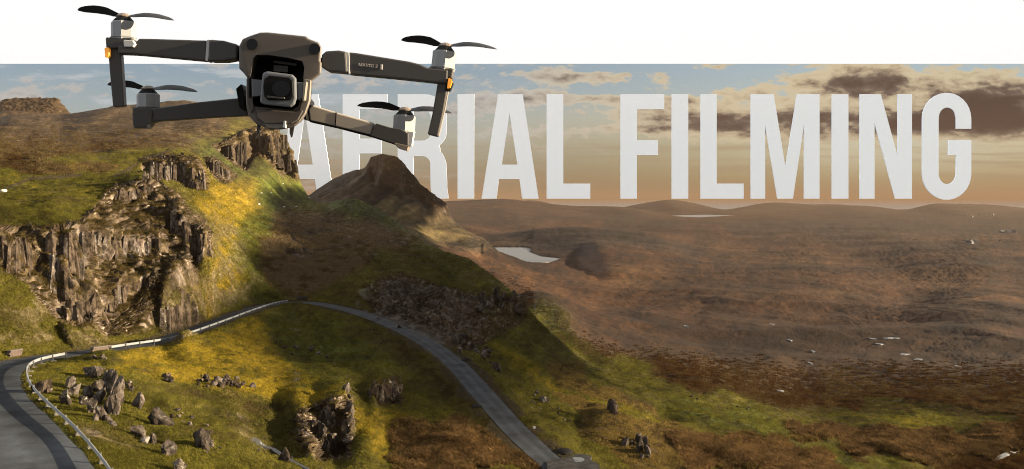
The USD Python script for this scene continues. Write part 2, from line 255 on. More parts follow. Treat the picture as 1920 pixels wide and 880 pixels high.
# rock bands: outline of each band as (x, top, foot); the rock stands almost upright there
CRAGS = [
 ('main crag', [[(-6,436,500),(40,442,492),(64,446,502)], [(90,434,470),(110,432,480),(130,434,500),(150,432,480),(166,438,480)], [(92,470,530),(112,478,545),(128,490,560)], [(142,470,515),(164,470,512)], [(165,428,472),(190,430,478),(220,438,480),(250,440,478),(275,445,475),(300,440,470)], [(330,384,435),(345,404,460),(362,414,475),(378,428,470),(392,446,474)], [(214,352,372),(240,356,378),(262,346,366),(284,344,364)], [(124,566,596),(150,560,598),(165,550,590)], [(172,548,590),(195,545,577),(215,540,572),(237,530,562)], [(258,515,540),(294,512,536)], [(304,572,622),(322,566,620),(334,556,614)], [(338,540,605),(354,536,606),(368,560,602)]], 7.0, ['rock', 'rock_brown', 'rock_brown', 'rock_brown']),
 ('second crag', [[(284,300,332),(310,298,340),(340,297,342),(365,306,348),(380,314,350)], [(270,326,342),(298,318,338)], [(345,335,352),(380,340,356)]], 3.6, ['rock', 'rock_brown']),
 ('third crag', [[(399,300,325),(415,306,332),(434,322,338)]], 3.4, ['rock', 'rock_brown'], .2),
 ('far crag', [[(436,262,305),(446,254,308),(460,252,310)], [(470,248,272),(490,246,282),(515,246,286),(537,248,292)], [(508,284,300),(530,296,318),(546,285,322),(556,310,324)]], 4.0, ['rock_brown', 'rock_dark', 'rock_dark']),
 ('hillock crag', [[(928,538,572),(945,545,586),(962,546,592),(978,556,592)], [(905,566,586),(922,575,600)]], 4.6, ['rock', 'rock_dark', 'rock_dark'], .15),
 ('knoll crag', [[(694,722,752),(712,724,758),(732,716,760),(749,722,756)]], 4.6, ['rock', 'rock_brown']),
 ('shelf crag', [[(588,784,812),(606,768,806),(622,762,800),(638,754,800),(654,768,826)], [(600,812,850),(620,806,856),(640,808,856),(655,822,850)], [(640,720,752),(652,735,765)]], 5.2, ['rock', 'rock_dark', 'rock_dark']),
 ('right crag', [[(1144,768,786),(1160,764,784)], [(1170,826,858),(1200,818,862),(1216,835,868)]], 4.6, ['rock_dark', 'rock_dark'])]
tin = LinearNDInterpolator(uq * SC, zz); qs = np.linspace(math.log(60), math.log(900), 1500)
def first_hit(x, y):
    u_ = (x - 960) / F; z_ = tin(np.full(1500, u_) * SC[0], qs * SC[1]); yy_ = np.minimum.accumulate(np.nan_to_num(HZ - F * z_ / np.exp(qs), nan=2000)); return math.exp(qs[np.clip(np.searchsorted(-yy_, -y), 0, 1499)])
px0, py0 = 960 + F * uq[:, 0], HZ - F * zz / np.exp(uq[:, 1]); keep = np.ones(len(uq), bool); add = []
for c_ in CRAGS:
    for band in c_[1]:
        xs = np.array([b[0] for b in band], float); yt_, yb_ = np.array([b[1] for b in band], float), np.array([b[2] for b in band], float)
        dm = first_hit(xs.mean(), yb_.mean())
        keep &= ~((px0 > xs[0] - 4) & (px0 < xs[-1] + 4) & (py0 > np.interp(px0, xs, yt_) - 5) & (py0 < np.interp(px0, xs, yb_) + 5) & (np.abs(uq[:, 1] - math.log(dm)) < .3))
        for x in np.arange(xs[0], xs[-1] + 1, max(6., (xs[-1] - xs[0]) / 8)):
            a_, b_ = np.interp(x, xs, yt_), np.interp(x, xs, yb_); d_ = first_hit(x, b_); h_ = (b_ - a_) * d_ / F; d2 = d_ + .22 * h_ + .2
            add += [((x - 960) / F, math.log(d_), -(b_ - HZ) / F * d_), ((x - 960) / F, math.log(d2), -(a_ - HZ) / F * d2)]
add = np.array(add); uq, zz, tags = np.vstack([uq[keep], add[:, :2]]), np.r_[zz[keep], add[:, 2]], np.r_[tags[keep], np.zeros(len(add), int)]

# the road's centre line
ROAD = [(115,1010,50),(88,940,55.5),(60,880,61),(20,820,67),(-10,785,72.5),(-36,745,80.5),(-38,718,88),(-18,696,95.5),(25,681,103),(90,669,111),(165,660,119),(230,650.5,128),(300,640,138),(380,613.5,155),(420,599,166),(450,588,176),(480,578,188),(500,572.5,200),(520,569,211),(545,567,221),(572,567.5,223),(600,570,218),(630,576,212),(660,583,205),(700,596,194),(740,612,182),(780,631,168),(820,655,155),(860,688,141),(900,733,127),(930,766,119.5),(960,800,113),(1000,838,107),(1040,874,102),(1100,925,95)]
rc = np.array([at(*p) for p in ROAD])
t = np.r_[0, np.cumsum(np.linalg.norm(np.diff(rc[:, :2], axis=0), axis=1))]
ts = np.arange(0, t[-1], .7)
from scipy.interpolate import PchipInterpolator
RC = np.stack([PchipInterpolator(t, rc[:, k])(ts) for k in range(3)], 1)
RC = gaussian_filter1d(RC, 4, axis=0, mode='nearest')
RW = np.interp(ts, [0, t[6], t[9], t[11], t[-1]], [3.6, 3.5, 2.5, 1.95, 1.65])      # half width
RT = np.gradient(RC[:, :2], axis=0); RT /= np.linalg.norm(RT, axis=1)[:, None]; RN = np.stack([RT[:, 1], -RT[:, 0]], 1)   # right-hand side
road_tree = cKDTree(RC[:, :2])

NU, NQ = 820, 2200
gu, gq = np.linspace(*UL, NU), np.linspace(*QL, NQ)
GU, GQ = np.meshgrid(gu, gq)
tin = LinearNDInterpolator(uq * SC, zz)
from scipy.interpolate import NearestNDInterpolator
Z = tin(GU * SC[0], GQ * SC[1]); bad = np.isnan(Z)
Z[bad] = NearestNDInterpolator(uq * SC, zz)(GU[bad] * SC[0], GQ[bad] * SC[1])
D_ = np.exp(GQ); PX, PY = 960 + F * GU, HZ - F * Z / D_
def inpoly(poly, px, py):
    g = Polygon(poly).buffer(0); shapely.prepare(g); return shapely.contains_xy(g, px, py)
# crags: picture outline and range of distances; (amplitude of the relief in metres)
CRAG = [([(-60,425),(0,424),(92,426),(150,415),(180,385),(212,350),(262,338),(290,338),(330,362),(356,398),(380,412),(395,440),(398,475),(372,490),(380,610),(300,628),(200,632),(130,612),(100,596),(52,535),(0,502),(-60,505)], 105, 205, 1.5),
        ([(268,296),(340,286),(376,294),(388,330),(390,356),(340,358),(270,340)], 300, 345, 2.2),
        ([(385,296),(412,296),(445,330),(420,345),(390,325)], 400, 500, 2.0),
        ([(396,276),(430,262),(455,246),(490,239),(535,240),(545,262),(562,328),(525,325),(505,300),(478,290),(462,318),(440,318)], 540, 700, 4.0),
        ([(560,770),(600,755),(640,740),(660,760),(658,860),(600,865),(560,830)], 90, 113, 1.0),
        ([(690,735),(712,715),(750,705),(754,758),(700,762)], 116, 130, .8),
        ([(686,545),(710,525),(745,515),(800,528),(845,540),(905,560),(985,555),(985,600),(915,640),(880,660),(820,645),(760,615),(700,588)], 160, 275, 1.2),
        ([(690,296),(725,284),(750,288),(780,325),(800,345),(845,380),(830,395),(770,365),(690,330)], 930, 1040, 1.2),
        ([(60,178),(113,178),(135,215),(60,208),(0,206),(0,186)], 1380, 1520, 3.0)]
def crag_mask(px, py, d, jit=None):
    m = np.zeros(px.shape)
    for poly, d0, d1, amp in CRAG:
        s = (d > d0) & (d < d1)
        if s.any(): m[s] = np.maximum(m[s], inpoly(poly, px[s], py[s]) * amp)
    return m
cm = gaussian_filter((crag_mask(PX, PY, D_) > 0).astype(float), (6, 2)); cm = np.clip(cm * 2, 0, 1)
Zs = gaussian_filter(Z, (16, 5)); Z = Zs * (1 - cm) + gaussian_filter(Z, (1.5, 1)) * cm
# bed the road
Xg, Yg = GU * D_, D_
near = D_ < 330
dist, idx = road_tree.query(np.stack([Xg[near], Yg[near]], 1))
hw = RW[idx]; tt = np.clip((dist - hw - .6) / np.where(cm[near] > .3, 3.0, 6.5), 0, 1); tt = tt * tt * (3 - 2 * tt)
Z[near] = (RC[idx, 2] - .10) * (1 - tt) + Z[near] * tt
Zbase = RegularGridInterpolator((gq, gu), Z, bounds_error=False, fill_value=None)
def hbase(x, y):
    x, y = np.asarray(x, float), np.asarray(y, float); return Zbase(np.stack([np.log(y), x / y], -1))
HAGS = [([(500,395),(600,392),(700,410),(790,450),(740,470),(640,500),(560,500),(490,470)], 240, 480, 1.7, 24.)]
def relief(x, y, zb):
    """Bumps of the ground, terracettes and peat hags: height to add, and how bare (peaty) the ground is."""
    d = np.maximum(y, 40.); px, py = 960 + F * x / y, HZ - F * zb / y
    z = np.zeros(x.shape)
    P = np.stack([x, y, zb * .5], -1)
    wide = np.where(y > 2500, .8, np.interp(px, [950, 1150], [1.0, 1.0])) * np.where((px > 1000) & (y > 350) & (y < 2500), 1.8, 1.0)
    for i, lam in enumerate([600, 240, 110, 52, 26, 13, 6.5, 3.2, 1.6, .9]):
        w = np.clip((d * .11 - lam) / (d * .05), 0, 1) * np.clip((lam - 2.2 * d / F) / (1.5 * d / F), 0, 1) * wide
        s = w > .01
        if lam < 60: w = w * np.where((px > 1000) & (y > 260), .38, 1.0)
        if s.any(): z[s] += w[s] * (.058 if lam > 30 else .12 if lam > 8 else .19) * lam ** .92 * (meshkit.noise(P[s] / lam + 17.3 * i, i) - .5)
    pk = (y > 860) & (y < 1080) & (px > 600) & (px < 905)          # ribs and gullies down the peak's face
    if pk.any(): z[pk] += 5 * np.clip((y[pk] - 860) / 60, 0, 1) * np.clip((985 - y[pk]) / 60, 0, 1) * np.minimum(np.abs(meshkit.fbm(np.stack([x[pk] / 26 - y[pk] / 90, y[pk] / 220, 0 * x[pk]], -1), 3, 91) - .5) * 5, 1) - 2.5 * np.clip((985 - y[pk]) / 60, 0, 1)
    vl = (px > 930) & (y > 270) & (y < 2600)                       # rolling ground of the moor
    if vl.any():
        q = np.stack([x[vl] / 210, y[vl] / 130, 0 * x[vl] + 4.4], -1); far_ = np.clip((y[vl] - 270) / 160, 0, 1) * np.clip((2600 - y[vl]) / 1900, 0, 1) * np.clip((px[vl] - 930) / 120, 0, 1)
        z[vl] += far_ * ((17 - 7 * np.clip((y[vl] - 700) / 500, 0, 1)) * (meshkit.fbm(q, 2, 81) - .5) + 9 * (.5 - np.abs(meshkit.noise(q * 2.3 + 7, 82) - .5) * 2) * np.clip((y[vl] - 300) / 150, 0, 1) * np.clip((720 - y[vl]) / 200, 0, 1))
    bare = np.zeros(x.shape)
    for poly, d0, d1, deep, lam in HAGS:
        s = (d > d0) & (d < d1); s[s] = inpoly(poly, px[s], py[s])
        if s.any():
            q = np.stack([x[s] / lam, y[s] / (lam * 1.9), np.full(s.sum(), 3.3)], -1)
            nn = np.abs(meshkit.fbm(q, 3, 5) - .5); gate = np.clip((meshkit.noise(q * .9 + 9, 8) - .4) * 6, 0, 1)
            tr = np.clip(1 - nn / (.026 if deep > 1.6 else .016), 0, 1) ** .6 * gate; z[s] -= tr * deep; bare[s] = np.maximum(bare[s], tr)
    s = d < 330
    dist, idx = road_tree.query(np.stack([x[s], y[s]], -1)); k = np.clip((dist - RW[idx] - .5) / 4., 0, 1); z[s] *= k
    for poly, lev in LAKES:
        ring = np.array([at(a, b, lev * F / (HZ - b))[:2] for a, b in poly]); g = Polygon(ring).buffer(0)
        s = (np.abs(d - ring[:, 1].mean()) < 900)
        dd = shapely.distance(g, shapely.points(x[s], y[s])); kk = np.clip(dd / (.12 * np.sqrt(g.area)), 0, 1)
        z[s] = z[s] * kk + (lev - .8 - zb[s]) * (dd <= 0)
    return z, bare
def ground(x, y):
    x, y = np.atleast_1d(np.asarray(x, float)), np.atleast_1d(np.asarray(y, float)); zb = hbase(x, y); return zb + relief(x, y, zb)[0]

# rows of every column follow the visible profile, so that cliffs and crests get the vertices
ucol = np.unique(np.r_[np.linspace(UL[0], -.6, 50), np.linspace(-.6, .6, 980), np.linspace(.6, UL[1], 50)])
NC, NR = len(ucol), 1080
qf = np.linspace(QL[0], QL[1], 2600)
prof = Zbase(np.stack(np.broadcast_arrays(qf[:, None], ucol[None, :]), -1))
ph = prof / np.exp(qf)[:, None] * F; dph = np.diff(ph, axis=0); dq = np.diff(qf)[:, None]
step = np.sqrt((115 * dq) ** 2 + np.where(dph > 0, dph, dph * .35) ** 2); S = np.vstack([np.zeros(NC), np.cumsum(step, 0)]); S /= S[-1]
rows = np.linspace(0, 1, NR)
Q = np.stack([np.interp(rows, S[:, j], qf) for j in range(NC)], 1); Q = gaussian_filter1d(Q, 5.0, axis=1, mode='nearest')
U = np.broadcast_to(ucol, Q.shape); VY = np.exp(Q); VX = U * VY
ZB = Zbase(np.stack([Q, U], -1))
rel, bare = relief(VX.ravel(), VY.ravel(), ZB.ravel()); VZ = ZB + rel.reshape(ZB.shape); bare = bare.reshape(ZB.shape)
V = np.stack([VX, VY, VZ], -1)
px, py = 960 + F * VX / VY, HZ - F * VZ / VY
def normals(V):
    a, b = np.gradient(V, axis=1), np.gradient(V, axis=0); n = np.cross(a, b); return n / np.maximum(np.linalg.norm(n, axis=-1, keepdims=True), 1e-12)
Nrm = normals(V)
# crag relief: upright columns and blocks pushed out along the level normal
amp = crag_mask(px, py, VY); amp = gaussian_filter(amp, 1.2)
droad = np.full(VX.shape, 99.); s = VY < 330; droad[s] = road_tree.query(V[s][:, :2])[0]
amp *= np.clip((droad - 4) / 4, 0, 1)
s = amp > .02
P = V[s]; a = amp[s]; size = np.clip(a, .8, 8)
q = np.stack([P[:, 0] / (size * 1.5), P[:, 1] / (size * 1.5), P[:, 2] / (size * 16)], -1)
col_n = np.abs(meshkit.fbm(q, 3, 31) - .5) * 2; blk = meshkit.fbm(np.stack([P[:, 0] / (size * 2.2), P[:, 1] / (size * 2.2), P[:, 2] / (size * 3.0)], -1), 3, 37)
hn = Nrm[s].copy(); hn[:, 2] *= .25; hn /= np.maximum(np.linalg.norm(hn, axis=1, keepdims=True), 1e-9)
disp = (1.3 * (blk - .5) * 2.0 - .9 * (.35 - np.minimum(col_n, .35)) / .35 + .3)
V[s] += hn * (a * disp)[:, None]
cragw = np.zeros(VX.shape); cragw[s] = np.clip(a * 2, 0, 1)
dispf = np.zeros(VX.shape); dispf[s] = disp
Nrm = normals(V); steep = 1 - Nrm[..., 2]

# ---------------------------------------------------------------- what grows or lies bare where
P3 = V.reshape(-1, 3); shp = VX.shape
dd = VY.ravel(); jl = np.clip(dd * .03, 3, 40)[:, None]
jx = (meshkit.fbm(P3 / jl, 4, 51) - .5).reshape(shp); jy = (meshkit.fbm(P3 / jl + 40, 4, 52) - .5).reshape(shp)
sx_ = np.where(VY < 260, 1.25, 1.0); jpx, jpy = px + 95 * sx_ * jx, py + 52 * sx_ * jy
mid = meshkit.fbm(P3 / np.clip(dd * .018, 1.2, 60)[:, None], 4, 61).reshape(shp); fine = meshkit.fbm(P3 / np.clip(dd * .0045, .3, 15)[:, None], 3, 62).reshape(shp)
broad = meshkit.fbm(P3 / np.clip(dd * .12, 8, 400)[:, None], 3, 63).reshape(shp)
region = tags[cKDTree(uq * SC).query(np.stack([U.ravel(), Q.ravel()], 1) * SC)[1]].reshape(shp)
BASE = {'hillside': (.125, .108, .020), 'moorland_plateau': (.095, .066, .036), 'rocky_peak': (.060, .044, .026), 'valley_floor': (.060, .028, .0112), 'far_hills': (.046, .025, .014)}
C = np.array([BASE[k] for k in names])[region]
kind = np.where(region == 0, 1, 2).astype(np.int8)     # 1 grass, 2 heath, 3 bracken, 4 rock, 5 scree/peat
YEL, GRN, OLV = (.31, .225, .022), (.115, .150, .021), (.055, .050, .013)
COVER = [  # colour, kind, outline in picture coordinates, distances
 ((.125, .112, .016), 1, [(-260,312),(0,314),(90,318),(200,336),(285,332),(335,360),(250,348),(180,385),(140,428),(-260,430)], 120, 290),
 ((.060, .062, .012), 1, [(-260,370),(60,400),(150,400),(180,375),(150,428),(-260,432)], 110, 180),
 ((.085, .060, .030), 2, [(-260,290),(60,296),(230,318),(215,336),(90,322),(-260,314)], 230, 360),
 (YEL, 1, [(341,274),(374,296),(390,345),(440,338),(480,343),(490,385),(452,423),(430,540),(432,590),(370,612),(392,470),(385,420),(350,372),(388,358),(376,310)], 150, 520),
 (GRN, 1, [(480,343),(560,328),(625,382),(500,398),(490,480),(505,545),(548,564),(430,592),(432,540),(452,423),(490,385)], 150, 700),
 ((.05, .06, .012), 1, [(380,268),(430,262),(450,318),(480,290),(500,330),(450,345),(400,320)], 400, 640),
 (YEL, 1, [(560,326),(604,348),(630,385),(590,372)], 560, 720),
 ((.075, .095, .018), 1, [(600,385),(640,363),(668,349),(722,388),(805,452),(700,424)], 420, 600),
 ((.16, .115, .068), 2, [(500,396),(600,394),(700,410),(795,452),(740,472),(640,520),(600,548),(560,552),(510,545),(492,480)], 220, 500),
 ((.105, .110, .024), 1, [(780,453),(884,468),(995,568),(1080,680),(1000,704),(900,655),(830,548),(740,518),(680,548),(640,558),(740,472)], 140, 400),
 ((.030, .024, .019), 5, [(688,545),(712,525),(742,515),(800,532),(845,545),(905,572),(925,625),(880,662),(825,648),(740,606),(690,588)], 160, 262),
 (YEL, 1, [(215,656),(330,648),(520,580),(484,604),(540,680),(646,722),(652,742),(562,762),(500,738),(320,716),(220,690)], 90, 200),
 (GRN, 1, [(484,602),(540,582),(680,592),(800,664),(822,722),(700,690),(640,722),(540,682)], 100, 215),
 ((.095, .082, .024), 1, [(640,598),(740,622),(830,684),(920,784),(965,855),(850,772),(740,690)], 100, 200),
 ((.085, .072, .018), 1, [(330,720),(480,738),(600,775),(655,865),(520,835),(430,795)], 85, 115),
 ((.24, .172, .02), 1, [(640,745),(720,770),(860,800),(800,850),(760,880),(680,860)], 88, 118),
 ((.20, .115, .046), 3, [(735,795),(800,785),(870,792),(960,842),(1000,885),(740,885)], 88, 118),
 ((.15, .16, .02), 1, [(40,680),(160,668),(230,690),(240,720),(150,740),(60,725)], 70, 115),
 ((.10, .12, .018), 1, [(60,760),(130,760),(260,880),(190,890)], 55, 90),
 ((.17, .125, .08), 5, [(135,795),(170,798),(250,835),(230,842),(180,825)], 58, 75),
 ((.17, .115, .040), 2, [(1000,692),(1078,684),(1160,735),(1245,792),(1700,885),(1200,885),(1100,804)], 100, 215),
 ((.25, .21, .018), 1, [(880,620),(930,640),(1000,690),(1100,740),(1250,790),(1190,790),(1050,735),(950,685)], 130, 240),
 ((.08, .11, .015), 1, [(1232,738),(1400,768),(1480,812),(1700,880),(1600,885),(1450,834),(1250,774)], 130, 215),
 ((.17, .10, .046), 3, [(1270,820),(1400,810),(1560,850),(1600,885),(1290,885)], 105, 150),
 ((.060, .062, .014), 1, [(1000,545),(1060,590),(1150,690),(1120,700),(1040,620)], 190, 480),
 ((.075, .074, .014), 1, [(1500,775),(1620,742),(1900,772),(1885,802),(1650,814)], 190, 330),
 ((.16, .155, .018), 1, [(1620,772),(1740,760),(1810,790),(1760,806),(1640,806)], 190, 300),
 ((.15, .09, .045), 3, [(1480,790),(1640,812),(1900,800),(1920,850),(1700,860),(1500,820)], 150, 230),
 ((.032, .020, .0135), 2, [(905,445),(1000,424),(1090,416),(1200,430),(1340,470),(1200,500),(1060,500),(990,468)], 1250, 1900),
 ((.11, .085, .036), 1, [(690,384),(800,396),(850,400),(905,432),(880,452),(780,456),(720,415)], 700, 1100),
 ((.055, .038, .022), 2, [(690,340),(780,330),(850,390),(790,400),(700,378)], 850, 1050)]
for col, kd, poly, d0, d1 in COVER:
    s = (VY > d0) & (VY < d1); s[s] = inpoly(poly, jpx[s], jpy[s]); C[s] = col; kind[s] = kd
vs = (region >= 3) & (VY > 230)
pat = meshkit.fbm(np.stack([P3[:, 0] / 170, P3[:, 1] / 85, 0 * P3[:, 0]], -1), 4, 88).reshape(shp); pat2 = meshkit.fbm(np.stack([P3[:, 0] / 60 + 3, P3[:, 1] / 30, 0 * P3[:, 0]], -1), 4, 89).reshape(shp)
C[vs] *= np.clip(1 + 3.6 * (pat[vs] - .5) + 1.8 * (pat2[vs] - .5), .42, 1.75)[:, None]
w = (vs * np.clip((420 - VY) / 150, 0, 1) * .75)[..., None]; C = C * (1 - w) + w * np.array((.064, .042, .020)) * (.5 + mid[..., None])
w = (np.clip((pat2 - .56) * 8, 0, 1) * np.clip((pat - .48) * 6, 0, 1) * vs * .55)[..., None]; C = C * (1 - w) + w * np.array((.060, .046, .014))
C = np.stack([gaussian_filter(C[..., k], 4.5) for k in range(3)], -1)
# mottling of the sward, tussocks, wet and dry patches
gr = (kind == 1)[..., None]
C = C * (1 + 1.5 * (mid - .5) + 1.3 * (fine - .5))[..., None].clip(.35, 2.0)
w = np.clip((broad - .52) * 5, 0, 1)[..., None] * gr * .45; C = C * (1 - w) + w * np.array((.045, .052, .012))
rush = meshkit.fbm(P3 / np.array([4.5, 6.5, 5.0]), 4, 66).reshape(shp); w = (np.clip((rush - .53) * 9, 0, 1) * (VY < 330))[..., None] * gr * .45; C = C * (1 - w) + w * np.array((.080, .058, .022))
w = np.clip((mid - .60) * 9, 0, 1)[..., None] * gr * .4; C = C * (1 - w) + w * np.array((.10, .07, .03))
# rock where it is steep, bare peat in the hags
rock = np.clip((steep - .22) * 4, 0, 1) * np.clip((VY < 330) * 1.0 + (region >= 2) * .4, 0, 1)
rock = np.clip(rock * np.clip((mid - .40) * 6, 0, 1) * .8 * (kind != 5) * (steep > .3), 0, 1)
face = cragw * np.clip((steep - .30) * 3.0, 0, 1) * np.clip(.55 + 3.2 * (fb(np.stack([P3[:, 0] / 6, P3[:, 1] / 6, P3[:, 2] / 5], -1), 3, 71).reshape(shp) - .45), 0, 1)
pks = fb(np.stack([P3[:, 0] / 9 - P3[:, 1] / 34, P3[:, 1] / 90, P3[:, 2] / 60], -1), 4, 77).reshape(shp); s = (region == 2) & (VY > 800); C[s] *= np.clip(.4 + 4.5 * (pks[s] - .36), .35, 1.9)[:, None]
streak = fb(np.stack([P3[:, 0] / .9, P3[:, 1] / .9, P3[:, 2] / 5], -1), 4, 73).reshape(shp)
far = np.clip(VY / 600, 0, 1)
rc_ = 1.4 * np.array((.05, .037, .028)) + np.clip((streak - .42) * 4.2, 0, 1)[..., None] * np.array((.30, .245, .20)) * (1 - .55 * far[..., None])
rc_ += np.clip((streak - .6) * 8, 0, 1)[..., None] * np.array((.4, .38, .36)) * (1 - far[..., None])
ledge = cragw * (1 - face)
C = C * (1 - .85 * ledge[..., None]) + .85 * ledge[..., None] * (np.array((.062, .040, .018)) * (.6 + .9 * fine[..., None]))
wf = np.maximum(face, rock * .7)[..., None]; wf = wf * (kind != 5)[..., None]; C = C * (1 - wf) + wf * rc_
sc = (kind == 5)[..., None] * np.clip((fine - .56) * 8, 0, 1)[..., None] * (VY < 330)[..., None]; C = C * (1 - sc) + sc * np.array((.12, .105, .09))
C = C * (1 - bare[..., None]) + bare[..., None] * np.array((.016, .011, .008))
# worn verge beside the road and the trodden path over the plateau
vg = np.clip(1.5 - (droad - 2.2) / 1.1, 0, 1) * np.clip((mid - .35) * 5, 0, 1); C = C * (1 - vg[..., None]) + vg[..., None] * np.array((.085, .07, .055))
path = LineString([(0,362),(40,342),(60,335),(110,332),(150,330)]).buffer(3).union(LineString([(215,332),(240,318),(258,306),(262,298),(300,288),(330,274),(362,262),(378,256)]).buffer(2.2))
s = (VY < 600); s[s] = shapely.contains_xy(path, px[s] + 10 * jx[s], py[s] + 8 * jy[s]) & (VY[s] > 150); C[s] = C[s] * .3 + .7 * np.array((.075, .06, .05))
C = np.clip(C * .30, .001, .8)

# split into the pieces of country
idx = np.arange(NC * NR).reshape(NR, NC)
a, b, c, d = idx[:-1, :-1].ravel(), idx[:-1, 1:].ravel(), idx[1:, 1:].ravel(), idx[1:, :-1].ravel()
freg = region[:-1, :-1].ravel()
Vf, Nf, Cf = V.reshape(-1, 3).astype(np.float32), Nrm.reshape(-1, 3).astype(np.float32), C.reshape(-1, 3).astype(np.float32)
def colored(name, v, f, n, c, m, parent=None, **kw):
    p = usdkit.mesh(stage, numbered(par(parent), name), (v, f), m)
    p.CreateNormalsAttr(Vt.Vec3fArray.FromNumpy(n.astype(np.float32))); p.SetNormalsInterpolation('vertex')
    UsdGeom.PrimvarsAPI(p).CreatePrimvar('cover', Sdf.ValueTypeNames.Color3fArray, 'vertex').Set(Vt.Vec3fArray.FromNumpy(c.astype(np.float32)))
    return tag(p.GetPrim(), **kw)
for k, name in enumerate(names):
    s = freg == k
    f = np.vstack([np.stack([a[s], b[s], c[s]], 1), np.stack([a[s], c[s], d[s]], 1)])
    ids, f2 = np.unique(f, return_inverse=True); colored(name, Vf[ids], f2.reshape(-1, 3), Nf[ids], Cf[ids], M['land'], kind='structure')
del a, b, c, d

# sea to the horizon, lakes and bog pools
g = trimesh.creation.cylinder(58000, 2, sections=96); g.apply_translation([0, 0, -131]); obj('sea', g, M['sea'], smooth=False, kind='structure')
for poly, lev in LAKES:
    ring = Polygon([at(x, y, lev * F / (HZ - y))[:2] for x, y in poly]).buffer(0); ring = ring.buffer(-18).buffer(36).buffer(-18)
    m = trimesh.creation.extrude_polygon(ring, .5, engine='earcut'); m.apply_translation([0, 0, lev - .5]); obj('lake', m, M['water'], smooth=False, kind='structure')

# ---------------------------------------------------------------- the road
k = np.arange(len(RC)); cross = np.array([-1, -.8, -.4, 0, .4, .8, 1.])
edge = 1 + .06 * (meshkit.noise(np.stack([ts / 2.5, ts * 0, ts * 0], 1), 3) - .5)
rv = np.stack([np.concatenate([RC[:, :2] + RN * (RW * edge * cc)[:, None], (RC[:, 2] + .05 * (1 - cc ** 2) - .03)[:, None]], 1) for cc in cross], 1)
n_, m_ = rv.shape[:2]; id_ = np.arange(n_ * m_).reshape(n_, m_)
A, B, C_, Dd = id_[:-1, :-1].ravel(), id_[:-1, 1:].ravel(), id_[1:, 1:].ravel(), id_[1:, :-1].ravel()
rf = np.vstack([np.stack([A, B, C_], 1), np.stack([A, C_, Dd], 1)])
tint = np.interp(RC[:, 1], [66, 69], [1.6, 1.0])[:, None] * (1 + .25 * np.cos(cross * 3.14 * 2))[None, :]
rcv = (np.array((.021, .0235, .027))[None, None] * tint[..., None]).reshape(-1, 3)
rn = np.tile([0, 0, 1.], (n_ * m_, 1)); colored('road', rv.reshape(-1, 3), rf, rn, rcv, M['asphalt'], kind='structure')
# lay-by at the lower right with its puddle
lay = Polygon([at(x, y, D)[:2] for x, y, D in ((1020,845,106),(1060,850,106.3),(1090,858,105.5),(1102,872,103),(1120,900,98.5),(1130,930,95),(1080,930,95),(1040,885,100.5))]).buffer(.8, join_style=1)
lay = Polygon([(x + .9 * (meshkit.noise(np.array([[x * .9, y * .9, 1.]]), 5)[0] - .5), y + 1.6 * (meshkit.noise(np.array([[x * .8, y * .8, 7.]]), 6)[0] - .5)) for x, y in lay.exterior.segmentize(.5).coords[:-1]]).buffer(0)
lv = trimesh.creation.extrude_polygon(lay, .4, engine='earcut'); zl = float(RC[-18:-6, 2].mean()); lv.apply_translation([0, 0, zl - .36])

# ---------------------------------------------------------------- the standing letters
LD = 1120.0
def arc(cx, cy, rx, ry, a0, a1, n=10):
    return [(cx + rx * math.cos(math.radians(x)), cy + ry * math.sin(math.radians(x))) for x in np.linspace(a0, a1, n)]
T, Bt = 177, 373
def A_(o): return ([(903 + o, Bt), (934 + o, T), (980 + o, T), (1010 + o, Bt), (979 + o, Bt), (974 + o, 336), (936 + o, 336), (931 + o, Bt)], [[(941 + o, 309), (970 + o, 309), (955.5 + o, 211)]])
def I_(x0, x1): return ([(x0, T), (x1, T), (x1, Bt), (x0, Bt)], [])
def L_(x0, x1, x2): return ([(x0, T), (x1, T), (x1, 344.5), (x2, 344.5), (x2, Bt), (x0, Bt)], [])
R_ = ([(746, T), (796, T)] + arc(796, 217, 42, 40, -90, 0) + [(838, 245)] + arc(812, 245, 26, 31, 0, 62) + arc(808, 318, 30, 42, -58, 0)[1:] + [(838.5, 350), (841.5, Bt), (809.5, Bt), (807.5, 350)] + [(807, 318)] + arc(793, 309, 14, 16, 0, -90) + [(776, 293), (776, Bt), (746, Bt)],
      [[(776, 205), (792, 205)] + arc(792, 222, 16, 17, -90, 0) + arc(792, 249, 16, 15, 0, 90) + [(776, 264)]])
G_ = ([(1820, 242), (1791.5, 242), (1791.5, 221)] + arc(1775, 221, 16, 19, 0, -180) + arc(1775, 327, 16, 18.5, 180, 0) + [(1791.5, 291), (1777, 291), (1777, 263), (1820, 263), (1820, 326)] + arc(1774, 326, 46, 49, 0, 180, 16) + arc(1774, 223, 46, 48.5, 180, 360, 16), [])
